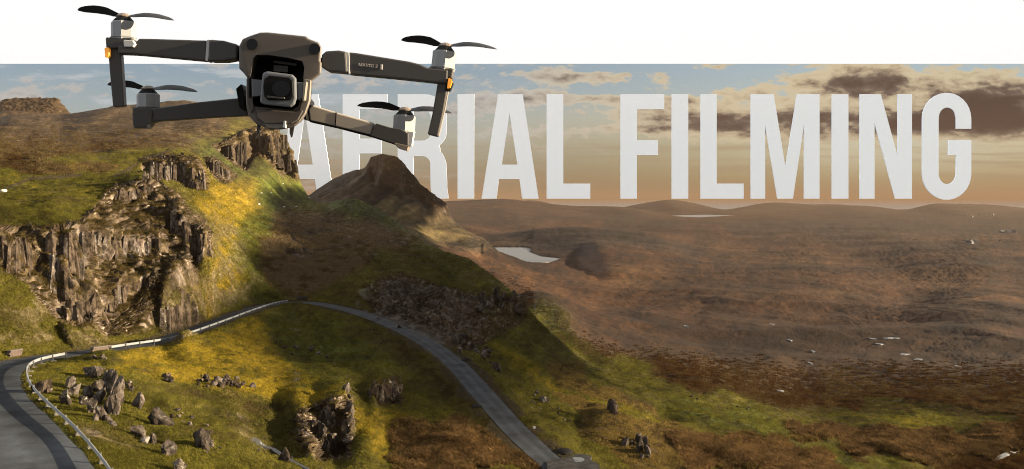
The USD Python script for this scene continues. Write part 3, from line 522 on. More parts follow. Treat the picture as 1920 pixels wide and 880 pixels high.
LET = [('A', A_(-383), 'first letter A of the first word, half hidden by the dark cliff'),
       ('E', ([(643, T), (727, T), (727, 205), (674.5, 205), (674.5, 260), (716, 260), (716, 288), (674.5, 288), (674.5, 345), (727, 345), (727, Bt), (643, Bt)], []), 'letter E standing behind the pointed peak'),
       ('R', R_, 'letter R rising behind the steep right shoulder of the peak'),
       ('I', I_(858, 889), 'letter I between the R and the second A'),
       ('A', A_(0), 'second letter A, whole and clear of the hills'),
       ('L', L_(1025, 1056, 1106.5), 'letter L that ends the first word'),
       ('F', ([(1163, T), (1245, T), (1245, 205), (1194, 205), (1194, 263), (1233.5, 263), (1233.5, 291), (1194, 291), (1194, Bt), (1163, Bt)], []), 'letter F that begins the second word'),
       ('I', I_(1259, 1290), 'letter I between the F and the L'),
       ('L', L_(1313, 1343.5, 1394), 'letter L between an I and the M'),
       ('M', ([(1407, T), (1450, T), (1472, 314), (1493.5, T), (1536, T), (1536, Bt), (1507, Bt), (1507, 233), (1486, Bt), (1457, Bt), (1434, 234), (1434, Bt), (1407, Bt)], []), 'broad letter M near the middle of the second word'),
       ('I', I_(1559, 1590), 'letter I between the M and the N'),
       ('N', ([(1611, T), (1650.5, T), (1682, 293), (1682, T), (1709, T), (1709, Bt), (1677.5, Bt), (1639, 231), (1639, Bt), (1611, Bt)], []), 'letter N before the last letter, in front of the dark cloud'),
       ('G', G_, 'rounded letter G at the right end of the second word')]
for ch, (out, holes), lab in LET:
    S_ = LD / F
    g = Polygon([((x - 960) * S_, (HZ - y) * S_) for x, y in out], [[((x - 960) * S_, (HZ - y) * S_) for x, y in h] for h in holes]).buffer(0)
    m = trimesh.creation.extrude_polygon(g, 1.6, engine='earcut'); m.apply_transform(trimesh.transformations.rotation_matrix(math.pi / 2, [1, 0, 0]))
    c0 = np.array([m.bounds[:, 0].mean(), 0, m.bounds[0, 2]]); m.apply_translation(-c0)
    p = usdkit.mesh(stage, numbered('/World', 'standing_letter'), m, M['letter']); p.AddTranslateOp().Set(Gf.Vec3d(float(c0[0]), LD, float(c0[2])))
    tag(p.GetPrim(), 'giant pale grey ' + lab, 'letter', 'giant letters of the two words AERIAL FILMING')

# ---------------------------------------------------------------- a bank of low cloud out to the right, whose shadow lies over the hollow
hd = np.array(sun_dir)[:2] / math.cos(SUN_EL); pd = np.array([-hd[1], hd[0]]); cl = []
while len(cl) < 1000:
    a_ = rng.uniform(112, 1085); top = np.interp(a_, [112, 124, 150, 180, 240, 300, 360, 420, 480, 540, 600, 690, 850, 1000, 1085], [-23, -19, -13.5, -11, -3, 5, 12, 19, 30, 40, 44, 34, 40, 88, 80]); bot = np.interp(a_, [112, 150, 200, 690, 850, 1000, 1085], [-28, -30, -44, -46, -10, 14, 20])
    r_ = rng.uniform(3.5, 6.5) if rng.random() < .35 else rng.uniform(6, 15)
    if 1.5 * r_ > top - bot or (a_ > 300 and r_ < 6): continue
    h_ = rng.uniform(bot + .7 * r_, top - .75 * r_); far_ = 1500 + rng.uniform(-40, 40)
    sp = trimesh.creation.icosphere(1, r_); sp.vertices *= np.array((1.2, 1.3, 1.0)) * (1 + .4 * (meshkit.noise(sp.vertices / r_ * 1.7 + 5 * len(cl), 4)[:, None] - .5))
    sp.apply_translation([*(pd * a_ + hd * far_), h_ + far_ * math.tan(SUN_EL)]); cl.append(sp)
M['cloud'] = mat('cloud', (.85, .85, .85), 1.0)
obj('cloud', cat(cl), M['cloud'], smooth=True, kind='structure')

# ---------------------------------------------------------------- the air
HAZE = float(__import__('os').environ.get('HZD', 6e-5))
if HAZE > 0:
    hm = usdkit.material(stage, '/World/Looks/haze', {'v': ('principled_volume', {'color': (.125, .088, .062), 'density': HAZE, 'anisotropy': .0})}, volume='v.volume')
    obj('haze', box(120000, 120000, 335, (0, 0, -133 + 335 / 2)), hm, smooth=False, kind='stuff')

# ---------------------------------------------------------------- finding the ground under a point of the photograph
pyF = HZ - F * V[..., 2] / V[..., 1]
def hit(x, y):
    j = int(np.argmin(np.abs(ucol - (x - 960) / F))); colp = np.minimum.accumulate(pyF[:, j]); r = int(np.clip(np.searchsorted(-colp, -y), 1, NR - 1)); return V[r, j].copy()

# ---------------------------------------------------------------- basalt columns on the crags
def column(r, h, seed):
    g = np.random.default_rng(seed); n = int(g.integers(5, 7)); a0 = g.uniform(0, 6.28); ang = a0 + np.arange(n) * 2 * math.pi / n + g.uniform(-.25, .25, n); rad = r * g.uniform(.75, 1.2, n)
    lv = [-.35, .0, .45 + g.uniform(-.15, .15), 1.0]; slant = g.uniform(-.5, .5, 2); off = np.cumsum(g.uniform(-.12, .12, (4, 2)), 0) * r; k = [1.15, 1.08, 1.0, g.uniform(.6, .95)]
    pts = []
    for i, l in enumerate(lv):
        x, y = np.cos(ang) * rad * k[i] + off[i, 0], np.sin(ang) * rad * k[i] + off[i, 1]
        z = l * h + (slant[0] * x + slant[1] * y + g.uniform(-.15, .15, n) * r if i == 3 else 0) + (g.uniform(-.04, .04) * h)
        pts.append(np.stack([x, y, np.broadcast_to(z, n)], 1))
    v = np.vstack(pts + [pts[-1].mean(0, keepdims=True) + [[0, 0, .15 * r]]]); f = []
    for i in range(3):
        for q in range(n): a, b = i * n + q, i * n + (q + 1) % n; f += [[a, b, b + n], [a, b + n, a + n]]
    for q in range(n): f.append([3 * n + q, 3 * n + (q + 1) % n, 4 * n])
    return trimesh.Trimesh(v, np.array(f), process=False)
def crag(label, bands, rpx, mats, skip=0.0):
    t_ = thing('basalt_crag', kind='structure'); m_ = 0
    tag(t_, label)
    for band in bands:
        xs = np.array([b[0] for b in band], float); x = xs[0]
        while x <= xs[-1]:
            rr = rpx * rng.uniform(.6, 1.45); yt, yb = np.interp(x, xs, [b[1] for b in band]), np.interp(x, xs, [b[2] for b in band])
            yt += rng.uniform(-.08, .3) * (yb - yt); yb += rng.uniform(-.2, .12) * (yb - yt)
            if rng.random() >= skip:
                p, q_ = hit(x, yb), hit(x, yt); m = p[1] / F; h = max((yb - yt) * m, .8); r = rr * m; ax = q_ - p; ax[2] = max(ax[2], .3 * h); ax /= np.linalg.norm(ax); ang_ = min(math.acos(min(ax[2], 1)), math.radians(24)); hv = ax[:2] / max(np.linalg.norm(ax[:2]), 1e-6)
                c_ = column(r, h, int(rng.integers(1 << 30))); c_.apply_transform(trimesh.transformations.rotation_matrix(ang_, [-hv[1], hv[0], 0])); vw = -p / np.linalg.norm(p)
                c_.apply_translation(p - vw * r * rng.uniform(.45, .95) - [0, 0, .08 * h])
                obj('rock_column', c_, M[mats[int(rng.integers(len(mats)))]], t_, smooth=False); m_ += 1
            x += rr * rng.uniform(.6, 1.2)
    return m_
for c_ in CRAGS[:4]: crag(*c_)

# ---------------------------------------------------------------- boulders
def boulder(seed, n=14, rough=.26):
    g = np.random.default_rng(seed); p = g.normal(size=(n, 3)); p /= np.linalg.norm(p, axis=1)[:, None]; p *= g.uniform(.75, 1.0, (n, 1)); m = trimesh.convex.convex_hull(p)
    m = m.subdivide().subdivide().subdivide() if n > 13 else m.subdivide().subdivide(); 
    v = m.vertices; nn = (meshkit.fbm(v * 2.3 + seed % 97, 4, seed % 1000) - .5) - .25 * np.clip(.10 - np.abs(meshkit.fbm(v * 1.6 + 31 + seed % 89, 3, 7) - .5), 0, 1) / .10; m.vertices = v * (1 + rough * 2 * nn[:, None]); m.apply_translation(-m.bounds.mean(0)); m.vertices /= m.extents / 2; return m
def rock_at(x, ytop, ybot, wpx, mat_='rock', deep=.9, lean=0, name='boulder', parent=None, **kw):
    p = hit(x, ybot); m = p[1] / F; h, w_ = (ybot - ytop) * m, wpx * m
    b = boulder(int(rng.integers(1 << 30)), 18 if h > 2 else 13); b.vertices *= np.array((w_ / 2, w_ / 2 * deep, h * .66)); b.apply_transform(trimesh.transformations.rotation_matrix(math.radians(lean), [0, 1, 0])); b.apply_translation(p + [0, w_ * .25, h * .28])
    return obj(name, b, M[mat_], parent, smooth=24, **kw)
for lab, bands, rpx, mats, *_ in CRAGS[4:]:                  # broken crags: stacked blocks instead of columns
    t_ = thing('broken_crag', kind='structure')
    for band in bands:
        xs = np.array([b[0] for b in band], float)
        for k_ in range(int(1.0 + (xs[-1] - xs[0]) * np.mean([b[2] - b[1] for b in band]) / (rpx * rpx * 5.5))):
            x = rng.uniform(xs[0] - 2, xs[-1] + 2); yt, yb = np.interp(x, xs, [b[1] for b in band]), np.interp(x, xs, [b[2] for b in band]); w_ = rpx * rng.uniform(1.5, 3.6); y = yt + (yb - yt) * rng.uniform(.22, 1.02); rock_at(x, y - w_ * rng.uniform(.7, 1.7), y, w_, mats[int(rng.integers(len(mats)))], name='rock', parent=t_, lean=rng.uniform(-8, 8))
o_ = thing('rock_outcrop', 'tall pale split rock outcrop standing on the grass inside the road bend', 'rock')
for a_ in ((165,687,706,24),(180,686,710,28),(196,694,730,24),(206,690,742,28),(218,700,760,24),(212,735,780,24),(200,740,776,20),(176,712,736,26),(164,722,752,22),(184,728,758,22),(170,746,776,22),(188,758,788,24),(153,742,762,16),(176,776,790,14),(200,778,792,16),(228,716,730,12)): rock_at(*a_, name='rock', parent=o_)
o_ = thing('rock_outcrop', 'leaning pale rock with a small head, left of the tall outcrop', 'rock')
for a_ in ((130,702,728,18),(134,716,742,22),(122,728,760,24)): rock_at(*a_, lean=18, name='rock', parent=o_)
BL = [((75,712,738,36,'rock_brown'), 'low brown rock ledge just below the near guard rail bend'), ((258,736,768,28,'rock'), 'pair of pale blocks down the slope right of the tall outcrop'), ((300,762,800,46,'rock_dark'), 'big dark lichen spotted boulder below the pale blocks'),
      ((257,798,822,26,'rock'), 'rough grey boulder above the pale rounded one'), ((281,810,834,24,'rock_dark'), 'dark boulder wedged beside the pale rounded one'), ((270,820,834,17,'concrete'), 'smooth pale rounded boulder with no lichen'), ((310,826,856,36,'rock'), 'broad white topped boulder lowest on the near slope'),
      ((372,802,842,34,'rock_dark'), 'dark upright boulder standing alone at the edge of the hollow'), ((209,790,800,17,'rock'), 'small whitish boulder lying below the tall outcrop'), ((335,860,884,26,'rock'), 'boulder cut by the lower edge of the view'), ((473,719,731,11,'rock'), 'squared block standing upright at the right end of the rubble'),
      ((530,838,866,24,'rock_brown'), 'rounded boulder beside the dark stream'), ((862,651,664,12,'rock'), 'white rock on the bank above the far road bend'), ((176,664,674,12,'rock'), 'small boulder at the foot of the brick parapet'), ((192,664,675,14,'rock'), 'second small boulder below the start of the long guard rail')]
for a_, lab in BL: rock_at(*a_, label=lab, cat='boulder', group='single boulders')
def scatter(n, xs, ys, wpx, lab, grp, mats=('rock', 'rock', 'rock_brown', 'rock_dark')):
    made = []
    for _ in range(n):
        q = rng.beta(1.6, 1.6, 2); x, y = xs[0] + q[0] * (xs[1] - xs[0]), np.interp(q[0], [0, 1], [ys[0], ys[1]]) + rng.normal() * ys[2]; w_ = wpx * rng.lognormal(0, .38)
        made.append((x, w_, rock_at(x, y - w_ * rng.uniform(.55, 1.0), y, w_, mats[int(rng.integers(len(mats)))], name='boulder', label=lab, cat='boulder', group=grp)))
    left, right, big = min(made, key=lambda m: m[0]), max(made, key=lambda m: m[0]), max(made, key=lambda m: m[1])
    for word, m in (('largest', big), ('rightmost', right), ('leftmost', left)): m[2].SetCustomDataByKey('label', f'{word} {lab}')
scatter(46, (366, 476), (716, 726, 5), 9, 'angular grey brown boulder in the long heap of rubble on the lit shelf', 'rubble heap on the lit shelf')
scatter(12, (298, 325), (704, 714, 5), 9, 'grey boulder in the small cluster left of the long rubble heap', 'small rubble cluster')
scatter(18, (505, 560), (635, 662, 5), 5.5, 'small grey stone on the shaded bank below the road', 'stones on the shaded bank')
scatter(14, (220, 250), (712, 734, 4), 9, 'broken block trailing right from the tall outcrop', 'blocks beside the tall outcrop')
scatter(34, (320, 420), (770, 850, 14), 6, 'small stone on the grass above the dark hollow', 'stones above the hollow')
scatter(22, (880, 935), (648, 690, 9), 8, 'grey rock on the bank above the narrow road', 'rocks above the road', ('rock', 'rock_dark'))
scatter(16, (985, 1075), (745, 790, 8), 5, 'small stone on the slope right of the narrow road', 'stones right of the road')
scatter(60, (700, 900), (560, 625, 16), 5, 'loose stone on the dark scree above the road', 'stones on the scree', ('rock_dark', 'rock', 'rock_dark'))
scatter(16, (560, 640), (640, 700, 10), 4.5, 'small stone in the grass inside the road loop', 'stones inside the loop')
scatter(24, (1290, 1420), (745, 775, 5), 4, 'small dark stone below the grassy bank', 'stones on the right slope', ('rock_dark', 'rock'))
scatter(16, (130, 200), (560, 620, 14), 7, 'fallen block at the foot of the main crag', 'blocks under the main crag')
scatter(20, (480, 560), (836, 870, 6), 6, 'dark wet stone in the stream bed', 'stones in the stream bed', ('rock_dark',))

# ---------------------------------------------------------------- guard rails
RPX = 960 + F * RC[:, 0] / RC[:, 1]
def rail_path(x0, x1, off, lo, hi):
    s_ = np.arange(len(RC)); q = s_[(s_ >= lo) & (s_ <= hi)]
    i0, i1 = (lo, hi) if lo == 0 else sorted((q[np.argmin(np.abs(RPX[q] - x0))], q[np.argmin(np.abs(RPX[q] - x1))]))
    p = RC[i0:i1 + 1].copy(); p[:, :2] += RN[i0:i1 + 1] * (RW[i0:i1 + 1] + off)[:, None]; p = gaussian_filter1d(p, 3, axis=0, mode='nearest')
    l = np.r_[0, np.cumsum(np.linalg.norm(np.diff(p[:, :2], axis=0), axis=1))]; return p, l
prof_ = np.array([(-.0, -.155), (.0, -.13), (.07, -.105), (.07, -.055), (.0, -.025), (.0, .025), (.07, .055), (.07, .105), (.0, .13), (.0, .155)])
prof_ = np.vstack([prof_, prof_[::-1] + [.012, 0]])
def guard_rail(lab, p, l, spacing, ht, footing):
    t_ = thing('guard_rail', lab, 'guard rail'); L_ = l[-1]; n = int(L_ // spacing)
    get = lambda s_: np.array([np.interp(s_, l, p[:, k]) for k in range(3)])
    def frame(s_):
        d_ = get(min(s_ + .3, L_)) - get(max(s_ - .3, 0)); d_ /= np.linalg.norm(d_); return d_, np.array([d_[1], -d_[0], 0]) / math.hypot(d_[0], d_[1])
    for i in range(n):
        ss = np.linspace(i * spacing + .012, (i + 1) * spacing - .012 + .05, 6); secs = []
        for s_ in ss:
            c_ = get(s_); _, r_ = frame(s_); secs.append(c_ + np.outer(prof_[:, 0] - .05 + (.003 if i % 2 else 0), r_) + np.outer(prof_[:, 1] + ht, [0, 0, 1]))
        k_ = len(prof_); v = np.vstack(secs); f = []
        for a_ in range(5):
            for b_ in range(k_): q, w_ = a_ * k_ + b_, a_ * k_ + (b_ + 1) % k_; f += [[q, w_, w_ + k_], [q, w_ + k_, q + k_]]
        m = trimesh.Trimesh(v, f, process=False); obj('rail_panel', m, M['steel'], t_, smooth=30)
    for i in range(n + 1):
        c_ = get(i * spacing); d_, r_ = frame(i * spacing); h = ht + .26
        m = cat([box(.016, .12, h), box(.10, .014, h, (0, .053, 0)), box(.10, .014, h, (0, -.053, 0))]); R = np.eye(4); R[:3, 0], R[:3, 1], R[:3, 2] = r_, d_ / np.linalg.norm(d_), (0, 0, 1)
        base = c_ + r_ * .10; m.apply_transform(R); m.apply_translation(base + [0, 0, h / 2 - .1]); obj('post', m, M['post'], t_, smooth=False)
        if footing: b_ = box(.5, .4, .5); b_.apply_transform(R); b_.apply_translation(base + r_ * .12 + [0, 0, -.2]); obj('footing', b_, M['concrete'], t_, smooth=False)
near_i = int(np.argmin(np.abs(ts - t[9])))
guard_rail('near galvanised guard rail bending round the inside of the road corner', *rail_path(RPX[0], RPX[near_i], .55, 0, near_i), 3.6, .56, True)
guard_rail('long pale guard rail along the outer edge of the road under the crag', *rail_path(168, 524, .45, near_i, int(np.argmin(np.abs(ts - t[20])))), 4.0, .62, False)

# brick parapets of the two culverts beside the road
def parapet(lab, x0, x1, side):
    q = np.arange(len(RC)); q = q[(q >= near_i - 12) & (q < near_i + 90)]; i0, i1 = q[np.argmin(np.abs(RPX[q] - x0))], q[np.argmin(np.abs(RPX[q] - x1))]
    a_, b_ = (np.r_[RC[i][:2] + side * RN[i] * (RW[i] + (.5 if side > 0 else 1.6)), RC[i][2]] for i in (i0, i1)); L_ = np.linalg.norm(b_ - a_); t_ = thing('brick_parapet', lab, 'wall')
    R = np.eye(4); dx = (b_ - a_) / L_; R[:3, 0] = dx; R[:3, 1] = (-dx[1], dx[0], 0); R[:3, 3] = a_; ms = []
    for r_ in range(7):
        x = -.2 * (r_ % 2)
        while x < L_: w_ = rng.uniform(.4, .7); ms.append(box(min(w_, L_ - x) - .03, .42 + rng.uniform(-.03, .03), .19, (x + w_ / 2, 0, -.6 + r_ * .21))); x += w_
    ms.append(box(L_, .34, 1.5, (L_ / 2, 0, -.05))); m = cat(ms); m.apply_transform(R); obj('masonry', m, M['masonry'], t_, smooth=False)
    x, ms = 0, []
    while x < L_: w_ = rng.uniform(.6, .9); b = box(w_ - .03, .56, .12, (x + w_ / 2, 0, .84 + rng.uniform(-.015, .015))); b.apply_transform(R); obj('coping_stone', b, M['coping'], t_, smooth=False); x += w_
parapet('low red brown parapet wall at the start of the long guard rail', 136, 166, 1)
parapet('short red brown parapet wall on the crag side of the road', 78, 98, -1)

# ---------------------------------------------------------------- lay-by, puddle, grit heaps, marker post
obj('lay_by', lv, usdkit.material(stage, '/World/Looks/gravel', {'g': ('geometry', {}), 'n': ('noise_texture', {'scale': 1.2, 'detail': 6.0}), 'r': ('rgb_ramp', {'ramp': [(.3, (.012, .012, .0125)), (.7, (.032, .031, .030))]}), 'p': ('principled_bsdf', {'roughness': .9, 'specular_ior_level': .04})}, [('g.position', 'n.vector'), ('n.fac', 'r.fac'), ('r.color', 'p.base_color')], surface='p.BSDF'), smooth=False, kind='structure')
c_ = at(1084, 862, 1.0); c_ = c_ * (zl + .04) / c_[2]
pud = Polygon([(c_[0] + math.cos(q) * .62 * (1 + .25 * math.sin(3 * q + 1)), c_[1] + math.sin(q) * 1.15 * (1 + .2 * math.cos(2 * q))) for q in np.linspace(0, 6.2, 28)])
m = trimesh.creation.extrude_polygon(pud, .03, engine='earcut'); m.apply_translation([0, 0, zl + .02]); obj('puddle', m, M['water'], smooth=False, kind='structure')
for x, y, w_, lab in ((566, 563, 24, 'dark grit heap at the top of the road bend'), (868, 634, 20, 'dark grit heap on the bank above the narrow road'), (874, 678, 20, 'dark grit heap close beside the narrow road'), (893, 764, 20, 'dark grit heap left of the narrow road'), (1058, 851, 32, 'largest dark grit heap, at the back of the lay-by')):
    p = hit(x, y); m = p[1] / F; s_ = trimesh.creation.icosphere(3, 1.0); s_.vertices *= np.array((w_ * m * .5, w_ * m * .5, w_ * m * .24)); s_.vertices *= 1 + .22 * (meshkit.fbm(s_.vertices * 1.5, 4, x)[:, None] - .5); s_.apply_translation(p + [0, w_ * m * .2, 0]); obj('grit_heap', s_, M['grit'], smooth=True, label=lab, cat='grit heap', group='grit heaps beside the road')
p = hit(1002, 814); t_ = thing('marker_post', 'short reddish marker post with a white top beside the narrow road', 'road marker', loc=p)
obj('post', box(.09, .09, .95, (0, 0, .3)), M['sign_post'], t_, smooth=False); obj('sign_board', box(.34, .04, .3, (0, -.07, .85)), M['sign_white'], t_, smooth=False)

# bog pools glinting on the valley floor, and the stream at the right edge
for x, y, w_ in ((1672,636,26),(1650,647,14),(1696,666,22),(1722,675,15),(1795,688,10),(1525,661,9),(1518,682,7),(1480,640,8),(1460,734,12),(1285,612,8),(1448,609,7),(1636,636,8)):
    p = hit(x, y); m = p[1] / F; g_ = Polygon([(math.cos(q) * w_ * m * .5 * (1 + .4 * math.sin(2 * q + x)), math.sin(q) * max(2.4 * m / .16, w_ * m * .6) * .5 * (1 + .4 * math.cos(3 * q + y))) for q in np.linspace(0, 6.1, 22)]).buffer(0)
    e = trimesh.creation.extrude_polygon(g_, .5, engine='earcut'); e.apply_translation(p + [0, 0, -.25]); obj('bog_pool', e, M['water'], smooth=False, kind='structure')
st = np.array([hit(x, y) for x, y in ((1932,838),(1912,842),(1900,850),(1888,854),(1876,860),(1862,864),(1850,862))]); g_ = LineString(st[:, :2]).buffer(.5); e = trimesh.creation.extrude_polygon(g_, .3, engine='earcut')
e = e.subdivide_to_size(2.0); e.vertices[:, 2] += np.interp(e.vertices[:, 0], np.sort(st[:, 0]), st[np.argsort(st[:, 0]), 2]) - .1; obj('stream', e, M['water'], smooth=False, kind='structure')
st = np.array([hit(x, y) for x, y in ((470,828),(490,838),(510,846),(530,858),(548,868),(575,882))]); g_ = LineString(st[:, :2]).buffer(.22); e = trimesh.creation.extrude_polygon(g_, .25, engine='earcut')
e = e.subdivide_to_size(1.0); e.vertices[:, 2] += np.interp(e.vertices[:, 0], np.sort(st[:, 0]), st[np.argsort(st[:, 0]), 2]) - .08; obj('stream', e, M['burn'], smooth=False, kind='structure')

# ---------------------------------------------------------------- sheep and far cottages
def sheep(x, y, lab, rz, grp=None):
    p = hit(x, y); t_ = thing('sheep', lab, 'sheep', grp, loc=p, rz=rz, scale=(1.15, 1.15, 1.15))
    b = trimesh.creation.icosphere(3, 1.0); b.vertices *= (.52, .27, .28); b.vertices *= 1 + .12 * (meshkit.fbm(b.vertices * 7, 3, 3)[:, None] - .5); b.apply_translation([0, 0, .62]); obj('fleece', b, M['wool'], t_, smooth=True)
    h = trimesh.creation.icosphere(2, 1.0); h.vertices *= (.17, .09, .11); h.vertices[:, 2] -= .3 * h.vertices[:, 0]; h.apply_translation([.62, 0, .58]); hd_ = obj('head', h, M['sheep_face'], t_, smooth=True)
    for s_ in (-1, 1):
        e = trimesh.creation.icosphere(1, 1.0); e.vertices *= (.03, .08, .03); e.apply_translation([.54, s_ * .12, .66]); obj('ear', e, M['sheep_face'], hd_, smooth=True)
        for q in (-.3, .3): l_ = trimesh.creation.cone(.055, .5, sections=8); l_.apply_transform(trimesh.transformations.rotation_matrix(math.pi, [1, 0, 0])); l_.apply_translation([q, s_ * .13, .5]); obj('leg', l_, M['sheep_face'], t_, smooth=True)
sheep(8, 365, 'white sheep grazing on the plateau at the far left edge', 200)
for x, y, rz in ((490,366,20),(509,365,160),(530,347,40),(580,374,-30),(532,392,180),(556,390,10),(486,386,60)): sheep(x, y, 'small white sheep on the shaded slope below the dark cliff', rz, 'sheep on the shaded slope')
def cottage(x, y, wm, rz):
    p = hit(x, y); t_ = thing('cottage', 'tiny white cottage far out on the moor', 'cottage', 'cottages on the far moor', loc=p, rz=rz)
    wm = wm * .62; obj('wall', box(wm, 6, 5.0, (0, 0, .5)), M['white_wall'], t_, smooth=False); r_ = trimesh.creation.extrude_polygon(Polygon([(-3.4, 0), (3.4, 0), (0, 3.2)]), wm + .6, engine='earcut'); r_.apply_transform(trimesh.transformations.euler_matrix(math.pi / 2, 0, math.pi / 2)); r_.apply_translation([-(wm + .6) / 2, 0, 3.01])
    rf_ = obj('roof', r_, M['slate'], t_, smooth=False); obj('chimney', box(.9, .9, 1.8, (wm * .4, 0, 6.2)), M['white_wall'], rf_, smooth=False)
for x, y, wm, rz in ((1688,390,14,10),(1812,405,12,0),(1824,408,16,20),(1836,403,12,-20),(1848,406,14,5),(1862,404,16,30),(1868,410,12,0),(1878,437,13,10),(1890,438,12,0),(1900,437,10,-10),(1814,456,9,0),(1822,458,8,20),(1829,456,8,0),(1762,388,12,0)): cottage(x, y, wm, rz)

# ---------------------------------------------------------------- the drone, hovering a metre from the viewer
def rounded(pts, r):
    g = Polygon(pts).buffer(0); g = g.buffer(-r, join_style=1).buffer(2 * r, join_style=1).buffer(-r, join_style=1); g = g if g.geom_type == 'Polygon' else max(g.geoms, key=lambda q: q.area); return g.segmentize(4.0)
def slab(pts, y0, y1, bev=1.5, r=1.5, taper=0.0, Yref=None, facing=True, solid=False):
    """Picture outline at distance Yref made a solid from y0 to y1 (metres), its edges rounded by bev and narrowed towards the back by taper (picture units)."""
    bev = min(bev, .8 * r); Yr = Yref if Yref is not None else y0; ring = np.array(rounded(pts, r).exterior.coords)[:-1]
    if Polygon(ring).exterior.is_ccw: ring = ring[::-1]
    e = np.roll(ring, -1, 0) - ring; nrm = np.stack([-e[:, 1], e[:, 0]], 1) / np.maximum(np.linalg.norm(e, axis=1), 1e-6)[:, None]; nv = nrm + np.roll(nrm, 1, 0); nv /= np.maximum(np.linalg.norm(nv, axis=1), .3)[:, None]
    if Polygon(ring + nv * .2).area > Polygon(ring).area: nv = -nv
    b = bev / F * Yr; secs = []
    for yy, ins in ((y0, bev), (y0 + .3 * b, .35 * bev), (y0 + b, 0), (y1 - b, taper), (y1 - .3 * b, taper + .35 * bev), (y1, taper + bev)):
        q = ring + nv * ins; k_ = max(yy, Yr) if facing else Yr; secs.append(np.stack([(q[:, 0] - 960) / F * k_, np.full(len(q), yy), -(q[:, 1] - HZ) / F * k_], 1))
    n = len(ring); v = np.vstack(secs); f = []
    for a_ in range(5):
        i = np.arange(n) + a_ * n; j = (np.arange(n) + 1) % n + a_ * n; f += [np.stack([i, j, j + n], 1), np.stack([i, j + n, i + n], 1)]
    vv, ff = trimesh.creation.triangulate_polygon(Polygon(ring), engine='earcut'); ff = cKDTree(ring).query(vv)[1][ff]
    if len(ff): a_ = ring[ff]; sg = np.cross(a_[:, 1] - a_[:, 0], a_[:, 2] - a_[:, 0]); ff = np.where((sg > 0)[:, None], ff, ff[:, ::-1])
    f += [ff, ff[:, ::-1] + 5 * n]
    if not solid: v = np.vstack([v, v[:n]]); f[-2] = np.where(f[-2] < n, f[-2] + 6 * n, f[-2])
    m = trimesh.Trimesh(v, np.vstack(f), process=False); m.fix_normals() if solid else None
    if not solid and (m.face_normals[-len(f[-2]) * 2:-len(f[-2]), 1] * m.area_faces[-len(f[-2]) * 2:-len(f[-2])]).sum() > 0: m.invert()
    return m
def disc(x, y, rx, ry, y0, y1, bev=1.0): return slab([(x + rx * math.cos(q), y + ry * math.sin(q)) for q in np.linspace(0, 6.1, 22)], y0, y1, bev, .3)
dr = thing('drone', 'grey folding quadcopter drone hovering in front of the hills with its camera facing forward', 'drone')
def part(name, m, k, parent=dr, smooth=14, **kw): return obj(name, m, M[k], parent, smooth=smooth, **kw)
BODY = [(451,88),(458,75),(472,69),(490,63),(505,62.5),(576,70),(582,75),(600,82),(605,92),(603,116),(605,120),(604,140),(588,153),(585,165),(583,180),(579,206),(570,226),(556,238),(545,241),(530,244),(512,244),(500,240),(482,233),(468,217),(464,195),(464,165),(466,147),(460,139),(451,130)]
BAY = [(483,114),(488,108),(510,107.5),(545,112.5),(573,119),(577,130),(575,157),(569,186),(566,202),(555,209),(485,203),(479,190),(478,146)]
import manifold3d
def as_man(m): return manifold3d.Manifold(manifold3d.Mesh(np.asarray(m.vertices, np.float32), np.asarray(m.faces, np.uint32)))
def man_tri(m): q = m.to_mesh(); return trimesh.Trimesh(q.vert_properties[:, :3], q.tri_verts, process=False)
try:
    shell = man_tri(as_man(slab(BODY, .972, 1.15, 6, 6, 12, .98, solid=True)) - as_man(slab(BAY, .95, 1.012, .5, 2.5, 0, .976, solid=True)))
    if len(shell.faces) < 50: raise ValueError
except Exception: shell = slab(BODY, .985, 1.15, 9, 3, 12, .98)
body = part('body', shell, 'shell', smooth=30)
part('camera_bay', slab(BAY, 1.008, 1.013, .4, 2.5, 0, .98), 'black', body)
part('vent', slab([(513,113),(556,119),(556,124),(513,118)], .99, 1.0, .5, .8, 0, .98), 'shell_dark', body); part('sensor_block', slab([(513,122),(540,124),(540,136),(513,134)], .99, 1.0, .5, .8, 0, .98), 'shell_dark', body)
for x, y in ((472.5, 83), (590, 92)): part('vision_sensor', disc(x, y, 10.5, 10.5, .9695, .985, 1.0), 'gloss', body)
part('chin', slab([(484,206),(556,211),(572,207),(562,226),(550,233),(500,233),(486,222)], .968, 1.0, 2.5, 2, 0, .975), 'shell', body); part('belly_panel', slab([(494,224),(545,228),(541,239),(524,243),(505,241)], .97, 1.02, 2, 1.5, 0, .98), 'taupe', body)
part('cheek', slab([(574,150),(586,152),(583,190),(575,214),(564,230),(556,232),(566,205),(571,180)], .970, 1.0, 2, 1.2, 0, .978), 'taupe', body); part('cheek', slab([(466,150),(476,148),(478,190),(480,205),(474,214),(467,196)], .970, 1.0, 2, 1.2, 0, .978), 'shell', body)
part('slot', slab([(468.5,148),(472.5,147),(472,184),(468.5,184)], .967, .974, .4, .6, 0, .972), 'black', body)
for q in ([(482,230),(491,231),(487,243),(484,255),(481,252)], [(543,236),(553,234),(549,256),(546,259),(543,250)]): part('landing_foot', slab(q, .985, .999, .8, .8, 0, .985), 'shell_dark', body)
part('skid', slab([(538,229),(542,229),(541,242),(536,241)], .966, .985, .5, .6, 0, .98), 'silver', body)
gim = part('gimbal_camera', slab([(497,139),(505,136),(552,142),(559,149),(560,186),(556,198),(549,203),(500,198),(491,194),(492,184),(495,150)], .945, 1.0, 4, 5, 3, .955), 'gimbal')
